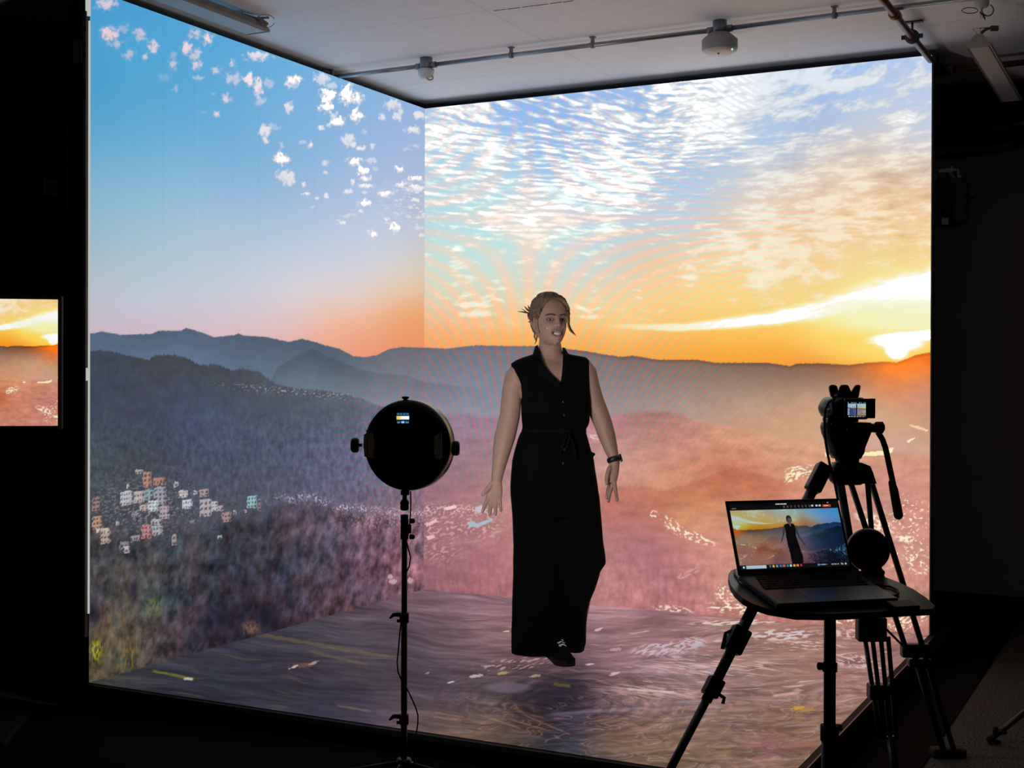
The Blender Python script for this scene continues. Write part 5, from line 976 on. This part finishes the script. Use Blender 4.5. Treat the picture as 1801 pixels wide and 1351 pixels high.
# arms
def limb(rows): P = [W(x, y, d) for x, y, r, d in rows]; body.tube(P, [r*pm_ for x, y, r, d in rows], 24, up=FH, round_end=True)
limb([(913, 650, 14.5, .01), (905, 662, 17, .005), (901, 682, 17, 0), (899, 706, 18, -.005), (897, 730, 18, -.01), (892, 752, 18.2, -.018), (888, 768, 18.4, -.028), (882.5, 792, 15.8, -.045), (878.5, 815, 12.6, -.06), (874.8, 835, 10.2, -.072), (873.2, 846, 9.4, -.078)])
limb([(1025, 640, 13, .01), (1033, 654, 16.5, .008), (1037.5, 680, 17.5, .006), (1045, 706, 17.5, .004), (1054, 728, 17, .0), (1061, 746, 16.2, -.006), (1068.5, 770, 14.8, -.018), (1074, 788, 12.2, -.030), (1078.5, 803, 9.8, -.04), (1081, 815, 9.0, -.046)])
# ---- hands: palm, four fingers, thumb
def hand(palm, fingers):
    body.loft([(W((a+b)/2, y, dy), (b-a)/2*pm_, th) for y, a, b, th, dy in palm], 28, 2.6)
    for pts, r in fingers: body.tube([W(*p) for p in pts], [q*.00118 for q in r], 14, up=FH, round_end=True)
hand([(840, 865.5, 882, .018, -.076), (848, 864, 882.5, .018, -.082), (856, 861, 883.5, .017, -.088), (866, 856.5, 883.5, .015, -.094), (874, 855.5, 882.5, .013, -.098), (879, 857, 881.5, .010, -.10)],
     [([(864, 852, -.092), (858, 860, -.105), (853, 866, -.110), (849.2, 870.5, -.112)], (10.5, 9.5, 8, 6.5)),
      ([(858.6, 874, -.098), (855.2, 884, -.104), (851.5, 893, -.116), (848.8, 899.5, -.126)], (8.6, 8.2, 7.4, 6.2)),
      ([(865.2, 876, -.100), (863.3, 888, -.106), (862, 898, -.118), (861.6, 906, -.130)], (8.8, 8.4, 7.6, 6.3)),
      ([(872, 877, -.100), (871.6, 888, -.106), (871.4, 897, -.118), (871.8, 904.5, -.128)], (8.5, 8.0, 7.3, 6.1)),
      ([(878.4, 875, -.098), (879.6, 884, -.104), (880.4, 892, -.112), (881.2, 898.5, -.120)], (7.6, 7.0, 6.4, 5.4))])
hand([(812, 1072.5, 1089, .018, -.046), (820, 1070, 1089.5, .018, -.052), (830, 1068, 1088.5, .019, -.056), (840, 1069, 1086.5, .019, -.060), (849, 1071.5, 1084, .017, -.064)],
     [([(1072, 824, -.066), (1068.5, 834, -.080), (1067, 843, -.086), (1067, 851, -.084)], (10, 9, 8, 6.3)),
      ([(1080, 844, -.070), (1081.5, 857, -.076), (1083.6, 869, -.074), (1085.8, 880.5, -.066)], (8.6, 8.2, 7.2, 6.0)),
      ([(1078, 846, -.056), (1075.2, 859, -.058), (1072, 870, -.050), (1070.2, 882, -.040)], (8.6, 8.0, 7.2, 6.0)),
      ([(1075, 846, -.044), (1071.8, 857, -.042), (1068.6, 867, -.034), (1067.4, 876, -.026)], (8.2, 7.6, 6.8, 5.6)),
      ([(1073.5, 844, -.034), (1071, 854, -.030), (1068.5, 862, -.022), (1067.6, 868.5, -.016)], (7.2, 6.6, 6, 5))])
me = remesh(body, .0029, 4, .5)
P = coords(me)+wb; u, f, z = to_head(P)
n0 = fbm(P[:, 0]*34, P[:, 2]*34+P[:, 1]*20, 3, 300)
col = np.array([.46, .285, .225])*(1+.10*n0)[:, None]
hd = (z > -.125) & (f > 0) & (np.abs(u) < .075); au = np.abs(u); zm = mouth_z(u)
def tint(m, c): 
    global col
    m = np.clip(m, 0, 1)*hd; col = col+(np.array(c)-col)*m[:, None]
tint(.55*G(au, z, .040, -.036, .020, .018), (.50, .225, .18)); tint(.45*G(u, z, 0, -.031, .013, .014), (.50, .24, .195)); tint(.5*G(au, z, .030, -.012, .016, .007), (.34, .17, .13))
tint(.55*G(au, z, .031, .001, .017, .009), (.26, .15, .115))
lips = ((np.abs(z-zm-.0105) < .0032) | (np.abs(z-zm+.0112) < .0042)) & (au < .034) & (f > .06); tint(lips*.75, (.40, .18, .155))
tint(((np.abs(z-zm) < .0060) & (au < .0275) & (f > .055))*.95, (.05, .02, .02))
bz = .0135+.0035*np.clip(1-((au-.034)/.020)**2, -1, 1)-.05*np.clip(au-.040, 0, 1)
tint(sstep(.0052, .0026, np.abs(z-bz))*sstep(.009, .013, au)*sstep(.056, .050, au), (.055, .034, .024))
ez_ = np.hypot((au-.0318)/.0165, (z+.0052)/.0066); tint(sstep(1.25, .95, ez_)*sstep(.5, .9, ez_)*.9, (.035, .022, .018))
tint(G(au, z, .0072, -.0435, .0032, .0022)*1.2, (.07, .03, .025)); tint(sstep(.0022, .0008, np.abs(au-(.026+.25*np.clip(-.045-z, 0, .03))))*((z < -.048) & (z > -.066))*.4, (.26, .13, .10))
set_col(me, np.clip(col, 0, 1)); bo = attach('body', me, attr_mat('skin', .52, 0, .35, var=.05))
# ---- eyes, teeth, small white face dots, nails
for s in (-1, 1):
    u0 = s*.0318; z0 = np.array([-.0055]); th0 = np.arcsin(np.clip(u0/.07, -1, 1))
    w_, a_, b_ = hsec(0.0); f0 = a_*(1-abs(u0/w_)**2.5)**(1/2.5)+float(face_disp(np.array([u0]), z0)[0])
    c = H3(u0, f0-.0090, -.0052); e = MB(); e.ball(c, .0124, 32, 24, [hu, hz, hf]); o = e.build('eye', attr_mat('eyeball', .15, 0, .5) if 'eyeball' not in MATS else MATS['eyeball'], wo)
    q = coords(o.data)+wb-c; q /= np.linalg.norm(q, axis=1)[:, None]; gz = unit(hf+.10*hu*1.0); dd = q@gz
    cc = np.where((dd > .93)[:, None], np.array([[.018, .012, .010]]), np.array([[.26, .24, .235]])); cc[dd > .985] = (.004, .004, .004); set_col(o.data, cc)
uu = np.linspace(-.0305, .0305, 23); tm = MB(); P1 = []; 
for k in uu:
    w_, a_, b_ = hsec(-.073); f0 = a_*(1-abs(k/w_)**2.5)**(1/2.5)+.0045*math.exp(-(k/.024)**2)-.0042-.12*abs(k)
    zc_ = float(mouth_z(k)); hh = .0066*(1-(abs(k)/.033)**4); P1.append([H3(k, f0+.0012, zc_+hh), H3(k, f0, zc_-hh*.85), H3(k, f0-.006, zc_-hh*.85), H3(k, f0-.006, zc_+hh)])
P1 = np.array(P1); nn = len(P1); tm.add(P1.reshape(-1, 3), [(i*4+j, i*4+(j+1) % 4, i*4+4+(j+1) % 4, i*4+4+j) for i in range(nn-1) for j in range(4)]+[(0, 1, 2, 3), ((nn-1)*4+3, (nn-1)*4+2, (nn-1)*4+1, (nn-1)*4)], True)
tm.build('teeth', mat('teeth_white', (.74, .72, .70), .3, var=.04), wo)
dot_white = mat('face_gem_white', (.85, .82, .80), .2, spec=.8)
for px, py, r in ((963, 577.3, .0052), (994, 577, .0042), (970.5, 577.5, .0024), (976, 604, .0028), (984, 603.6, .0028)):
    g0 = None; ds = np.linspace(-.16, .05, 200); pts = np.array([W(px, py, d) for d in ds]); uu_, ff_, zz_ = to_head(pts); w_, a_, b_ = hsec(zz_)
    sf = a_*np.clip(1-np.abs(np.clip(uu_/w_, -1, 1))**2.25, 0, 1)**(1/2.25)+face_disp(uu_, zz_); k = np.argmax(ff_ < sf); MB().ball(pts[max(k, 1)], r, 12, 8).build('face_gem', dot_white, wo)
nail = mat('lilac_nail', (.42, .42, .55), .25)
for px, py, dy, a in ((849.8, 869.8, -.1195, 0), (848.6, 897.5, -.126, 0), (1066.8, 849.5, -.0915, 0), (1085.8, 879.3, -.0725, 0), (1070.2, 880.5, -.0465, 0), (1067.3, 874.5, -.032, 0)):
    MB().ball(W(px, py, dy), (.0042, .003, .0058), 12, 8, [RH, FH, ZV]).build('nail', nail, wo)
# ---- hair: a combed shell, a knot behind, loose strands
hair = MB(); nh, nt = 110, 220; zz = np.linspace(-.085, .1165, nh); tt = np.linspace(-np.pi, np.pi, nt, endpoint=False); V_ = []
hl_t = np.radians([0, 14, 28, 42, 56, 68, 78, 90, 104, 116, 135, 180]); hl_z = np.array([.088, .086, .078, .062, .036, .010, -.006, .012, .012, -.030, -.060, -.068])
for z in zz:
    at_ = np.abs(tt); line = np.interp(at_, hl_t, hl_z); line = np.where((tt > 0) & (at_ > 1.0) & (at_ < 1.4), line-.012, line)
    k = sstep(-.007, .008, z-line)
    strand = vnoise((at_*1.0+(z*8 if True else 0))*24, np.full(nt, z*6.0), 401)*.0034+vnoise(at_*60+z*30, np.full(nt, z*5.), 402)*.0018
    part = -.0045*np.exp(-((tt+.16)/.09)**2)*sstep(.07, .095, z)
    top = .006*sstep(.05, .11, z)
    g_ = -.010+k*(.0195+top+strand+part); w_, f_ = head_pt(tt, np.full(nt, z), g_, False); V_.append(H3(w_, f_, np.full(nt, z)+top*k*.9*(z > .06)))
fq = [(i*nt+j, i*nt+(j+1) % nt, (i+1)*nt+(j+1) % nt, (i+1)*nt+j) for i in range(nh-1) for j in range(nt)]+[tuple(range(nt))[::-1], tuple((nh-1)*nt+j for j in range(nt))]
hair.add(np.vstack(V_), fq, True)
hair.ball(H3(-.004, -.002, .112), (.052, .060, .021), 36, 14, [hu, hf, hz])
hair.ball(H3(-.012, -.108, .012), (.034, .026, .036), 24, 16, [hu, hf, hz])
def lock(pts, r): hair.tube([W(*p) for p in pts], [q*pm_ for q in r], 10, round_end=False, flat=.6, up=FH)
def arc_lock(ths, zs, g, r): 
    w_, f_ = head_pt(np.array(ths), np.array(zs), np.array(g), False); hair.tube(list(H3(w_, f_, np.array(zs))), r, 10, flat=1.0)
for k in range(9):                                     # combed from the parting over the temples
    s = -.16; e = .004*k
    arc_lock([-.2, -.55-.03*k, -.95-.05*k, -1.25-.07*k, -1.5-.1*k], [.110, .098-e*.5, .066-e, .030-e, .010+e*.3], [.012, .0125, .0125, .012, .011], [.0022, .0045, .005, .0045, .002])
    arc_lock([-.1, .35+.03*k, .80+.05*k, 1.12+.05*k, 1.35+.08*k], [.112, .100-e*.5, .068-e, .026-e, -.008+e*.6], [.012, .0125, .0125, .0125, .011], [.0022, .0045, .005, .0045, .002])
lock([(998, 548, -.04), (1000.5, 558, -.045), (1000, 570, -.045), (1002.5, 578, -.045), (1007, 584, -.045), (1013.5, 591, -.045)], (1.4, 2.2, 2.2, 2.2, 1.8, .3))
lock([(997, 552, -.05), (999, 564, -.055), (999.5, 574, -.055), (1003, 582, -.055), (1009, 588, -.055)], (1.2, 1.8, 1.6, 1.3, .3))
lock([(957, 532, -.075), (951.5, 545, -.06), (948.5, 558, -.052), (947.5, 570, -.05), (948.5, 580, -.05), (949, 587, -.05)], (2, 3, 3, 2.4, 1.6, .3))
lock([(954, 534, -.06), (948, 547, -.05), (945.5, 558, -.04), (945.5, 567, -.04)], (2, 3, 2.6, .6))
for pts, r in (([(934, 552, .05), (926, 550, .05), (918, 548.5, .05), (910, 548, .05)], (2.2, 1.6, 1, .2)), ([(934, 549, .05), (928, 545, .05), (924, 541, .05), (922.5, 538, .05)], (2.2, 1.8, 1.1, .2)), ([(935, 547, .05), (930, 541, .05), (928, 536.5, .05)], (2, 1.5, .2)), ([(934, 555, .05), (929, 552, .05), (922, 546, .06), (917, 543, .06)], (2, 1.4, .9, .2)), ([(934, 565, .04), (930, 566.5, .04), (928, 566, .04)], (1.6, 1, .2)), ([(936, 550, .05), (929, 555, .05), (930, 562, .05)], (3, 2.4, .6)),
               ([(941, 586, .01), (940, 592, .01), (942.5, 598, .0), (945, 600, .0)], (1.6, 1.8, 1.2, .3)), ([(944, 586, .0), (944.5, 593, .0), (943, 600, .0), (940.5, 606, .0)], (1.4, 1.4, 1, .3)), ([(962, 519.5, -.04), (957, 517.5, -.03), (952, 519.5, -.02), (947, 524, -.01)], (.5, .6, .6, .3)), ([(960, 521, -.04), (968, 517.5, -.04), (977, 521, -.04)], (.5, .7, .4))): lock(pts, r)
hm = attr_mat('hair', .55, 0, .12); ho = hair.build('hair', hm, wo); q = coords(ho.data)+wb; u, f, z = to_head(q)
st = vnoise(np.arctan2(u, f)*22+z*40, z*12, 410); c = np.array([.175, .112, .075])*(1+1.0*st+.25*vnoise(np.arctan2(u, f)*60, z*20, 411))[:, None]
c = c*(1+.55*sstep(.02, .09, f)*sstep(0, .05, np.abs(u)))[:, None]; set_col(ho.data, np.clip(c, .012, 1))
# ---- jumpsuit
cloth = mat('black_cloth', (.0022, .0025, .0030), .9, 0, .25, 40, .08, .25)
js = MB()
js.loft(ell([(617, 945, 991, .056, .022), (623, 938, 1002, .066, .018), (628, 922, 1030, .074, .014), (633, 909, 1036, .080, .010), (640, 898, 1037, .088, .006), (650, 901, 1037, .099, .0), (662, 907, 1036.5, .107, -.006), (676, 913, 1036, .115, -.012), (692, 917, 1036, .122, -.018), (710, 917, 1037, .128, -.022), (728, 917, 1037, .124, -.02), (741, 918, 1036.5, .116, -.012), (749, 919, 1034, .109, -.004), (756, 919.5, 1029.5, .102, 0), (763, 914.5, 1031.5, .107, 0), (775, 909.5, 1035, .114, 0), (790, 905, 1039, .120, 0), (810, 900.5, 1045, .127, 0), (850, 897.5, 1050.5, .134, 0), (880, 898.5, 1054, .134, 0), (905, 900.5, 1056.5, .130, 0)]), 64, 2.5)
js.loft(ell([(870, 898, 992, .120, 0), (920, 901.5, 992, .122, -.01), (960, 903, 992, .118, .0), (1005, 902, 994, .108, .03), (1060, 900, 996, .098, .08), (1110, 898.5, 998, .090, .13), (1146, 898, 999, .086, .165), (1149, 898.5, 998, .085, .165)]), 56, 2.4)
js.loft(ell([(870, 975, 1053.5, .110, 0), (920, 976, 1058, .112, -.02), (955, 976, 1061, .11, -.035), (978, 978, 1064.5, .112, -.045), (990, 980, 1065, .112, -.045), (1003, 983, 1056, .11, -.03), (1020, 986, 1051.5, .11, 0), (1036, 988, 1046.5, .11, .03), (1056, 991, 1037, .11, .06), (1072, 993, 1033, .11, .085), (1100, 995, 1031.5, .11, .12), (1126, 996, 1031.5, .09, .17), (1133, 997, 1030.5, .085, .17)]), 48, 2.4)
js.ball(W(1043.5, 799, 0), (.012, .03, .008), 14, 10, [RH, FH, ZV])
jm = remesh(js, .0062, 2, .5); P = coords(jm)+wb
nv = len(P); nn = np.empty(nv*3, np.float32); jm.vertices.foreach_get('normal', nn); nn = nn.reshape(-1, 3)
lx = (P-HC)@RH; lz_ = P[:, 2]
wr_ = .0035*fbm(lx*16+2*fbm(lx*3, lz_*2, 2, 501), lz_*3.2, 3, 500)*sstep(1.0, .8, np.abs(lz_-.6)/.8+.0)
P2 = P+nn*wr_[:, None]-wb; jm.vertices.foreach_set('co', P2.astype(np.float32).ravel())
px, py, pz = to_px(P2+wb); d0 = (W(966, 640)-CAM)@FWD
vee = [(944, 598), (946.2, 609), (950, 624), (957.5, 640), (969, 656.5), (985.3, 673.5), (988, 660), (989.5, 640), (990.5, 624), (989.5, 611), (992, 598)]
kill = inpoly(px, py, vee) & (pz < d0+.02)
arm = (inpoly(px, py, [(880, 640), (894.5, 642), (903, 649), (909, 660), (914.5, 674), (917.6, 690), (917.6, 700), (880, 700)]) & (pz < d0+.30))
kill |= arm
bm = bmesh.new(); bm.from_mesh(jm); bm.verts.ensure_lookup_table(); bmesh.ops.delete(bm, geom=[v for v, k in zip(bm.verts, kill) if k], context='VERTS'); bm.to_mesh(jm); bm.free()
jo = attach('jumpsuit', jm, cloth)
def strip(inner, outer, th=.005):
    b = MB(); A = np.array([W(*p) for p in inner]); B = np.array([W(*p) for p in outer]); n = len(A); mid = (A+B)/2-FH*.006
    V_ = np.stack([A, mid, B, B+FH*th, mid+FH*th, A+FH*th], 1).reshape(-1, 3)
    b.add(V_, [(i*6+j, i*6+(j+1) % 6, i*6+6+(j+1) % 6, i*6+6+j) for i in range(n-1) for j in range(6)]+[tuple(range(6)), tuple((n-1)*6+j for j in range(6))[::-1]], False); return b
cm = mat('collar_cloth', (.0034, .0036, .004), .85, 0, .2, 60, .1)
strip([(946, 606.5, .0), (949.2, 622, -.045), (956.5, 640, -.082), (968.5, 657, -.112), (985.2, 674.5, -.138)], [(941, 609, .03), (936.5, 625, -.030), (936, 644, -.078), (948, 662, -.112), (984, 682, -.143)]).build('collar', cm, wo)
strip([(989, 611, .0), (990.2, 624, -.050), (989.5, 642, -.085), (988, 660, -.116), (985.6, 675, -.139)], [(994, 612, .02), (1002, 627, -.040), (1006, 645, -.082), (1001, 663, -.115), (987, 682, -.143)]).build('collar', cm, wo)
btn = mat('button_grey', (.03, .031, .033), .35)
for px, py, dy in ((990.3, 707, -.153), (992, 730, -.147), (992.6, 790.5, -.123), (990.5, 815.5, -.130)):
    MB().lathe([(0, 0), (.0048, .0005), (.0052, .002), (0, .003)], W(px, py, dy), FH, 14).build('button', btn, wo)
b = MB(); b.loft(ell([(752, 918.5, 1031.5, .106, 0), (755, 918, 1031, .108, 0), (759, 917, 1031.5, .108, 0), (761, 918, 1031, .106, 0)]), 56, 2.5)
b.ball(W(1001, 759, -.106), (.016, .010, .010), 14, 10, [RH, FH, ZV])
for pts in ([(1000, 760, -.112), (994, 772, -.122), (989, 786, -.126), (985, 801, -.130)], [(1002, 760, -.112), (1006, 776, -.122), (1011, 792, -.126), (1013, 812, -.132)], [(1001, 760, -.112), (1003, 770, -.125), (998, 780, -.127), (997, 790, -.128)]): b.tube([W(*p) for p in pts], [.005, .007, .007, .006], 10, flat=.4, up=FH)
b.build('waist_tie', cm, wo)
# ---- watch
wv = unit(np.array(W(1078, 803, -.04))-np.array(W(1082, 817, -.047))); b = MB(); c = W(1080.2, 808, -.043)
wx = unit(RH-wv*np.dot(RH, wv)); wy = np.cross(wv, wx)
b.tube([c+wx*.0262*math.cos(a)+wy*.0255*math.sin(a) for a in np.linspace(0, 2*np.pi, 33)], .0085, 8, False, up=wv, flat=1.55); wt = b.build('watch', mat('watch_strap', (.010, .011, .013), .45), wo)
MB().box(c+wx*.030-wv*.002, (.010, .034, .036), [wx, wy, wv], .003).build('watch_case', mat('watch_case', (.014, .014, .017), .15), wt)
# ---- shoes
shoe = mat('shoe_black', (.0022, .0022, .0022), .85, 0, .2, 80, .08); sole = mat('gum_sole', (.018, .010, .007), .7, 0, .1, 30, .1); lace = mat('lace_white', (.62, .68, .65), .7)
def shoe_build(heel, toe, lift):
    dv = unit(toe-heel); Lg = np.linalg.norm(toe-heel); side = unit(np.cross(ZV, dv)); nrm = np.cross(dv, side)
    t = np.array([0, .04, .12, .25, .4, .55, .7, .82, .92, .98, 1.0]); w = np.array([.014, .026, .031, .033, .034, .039, .044, .044, .037, .025, .010]); h = np.array([.050, .074, .092, .096, .090, .074, .058, .048, .040, .032, .022])
    b = MB(); k = 24; an = np.linspace(0, 2*np.pi, k, endpoint=False); V_ = []
    for a, ww, hh in zip(t, w, h):
        y = np.where(np.sin(an) > 0, np.sin(an)*hh, np.sin(an)*.004); V_.append(heel+dv*a*Lg+np.outer(np.cos(an)*ww*(1-.25*np.clip(np.sin(an), 0, 1)), side)+np.outer(y+.020, nrm))
    b.add(np.vstack(V_), [(i*k+j, i*k+(j+1) % k, (i+1)*k+(j+1) % k, (i+1)*k+j) for i in range(len(t)-1) for j in range(k)]+[tuple(range(k)), tuple((len(t)-1)*k+j for j in range(k))], True)
    up = b.build('shoe', shoe, wo); s = MB()
    poly = [heel+dv*a*Lg+side*ww*1.10 for a, ww in zip(t, w)]+[heel+dv*a*Lg-side*ww*1.10 for a, ww in zip(t[::-1], w[::-1])]
    s.prism(poly, nrm*.028); s.build('sole', sole, up)
    l = MB()
    for i, a in enumerate((.40, .48, .56, .64)):
        hh = float(np.interp(a, t, h))+.021; c = heel+dv*a*Lg+nrm*hh; q = .016
        l.tube([c+side*q-nrm*.006, c+dv*.008+nrm*.001, c-side*q-nrm*.006+dv*.016], .0026, 8); l.tube([c-side*q-nrm*.006, c+dv*.008+nrm*.002, c+side*q-nrm*.006+dv*.016], .0026, 8)
    c = heel+dv*.36*Lg+nrm*(float(np.interp(.36, t, h))+.022); l.tube([c, c+side*-.02+nrm*.006, c+side*-.034-nrm*.006], .003, 8).tube([c, c+side*.02+nrm*.006, c+side*.03-nrm*.008], .003, 8)
    l.build('laces', lace, up)
toe = on_plane(1000, 1173, (0, 0, 0), ZV); heel = on_plane(968, 1152, (0, 0, 0), ZV); dv = unit(toe-heel)
shoe_build(toe-dv*.262, toe, 0)
t2 = on_plane(1014, 1149, (0, 0, .012), ZV); h2 = t2+unit(FH*1.0-RH*.16)*.20+ZV*.12
shoe_build(h2, t2, 0)
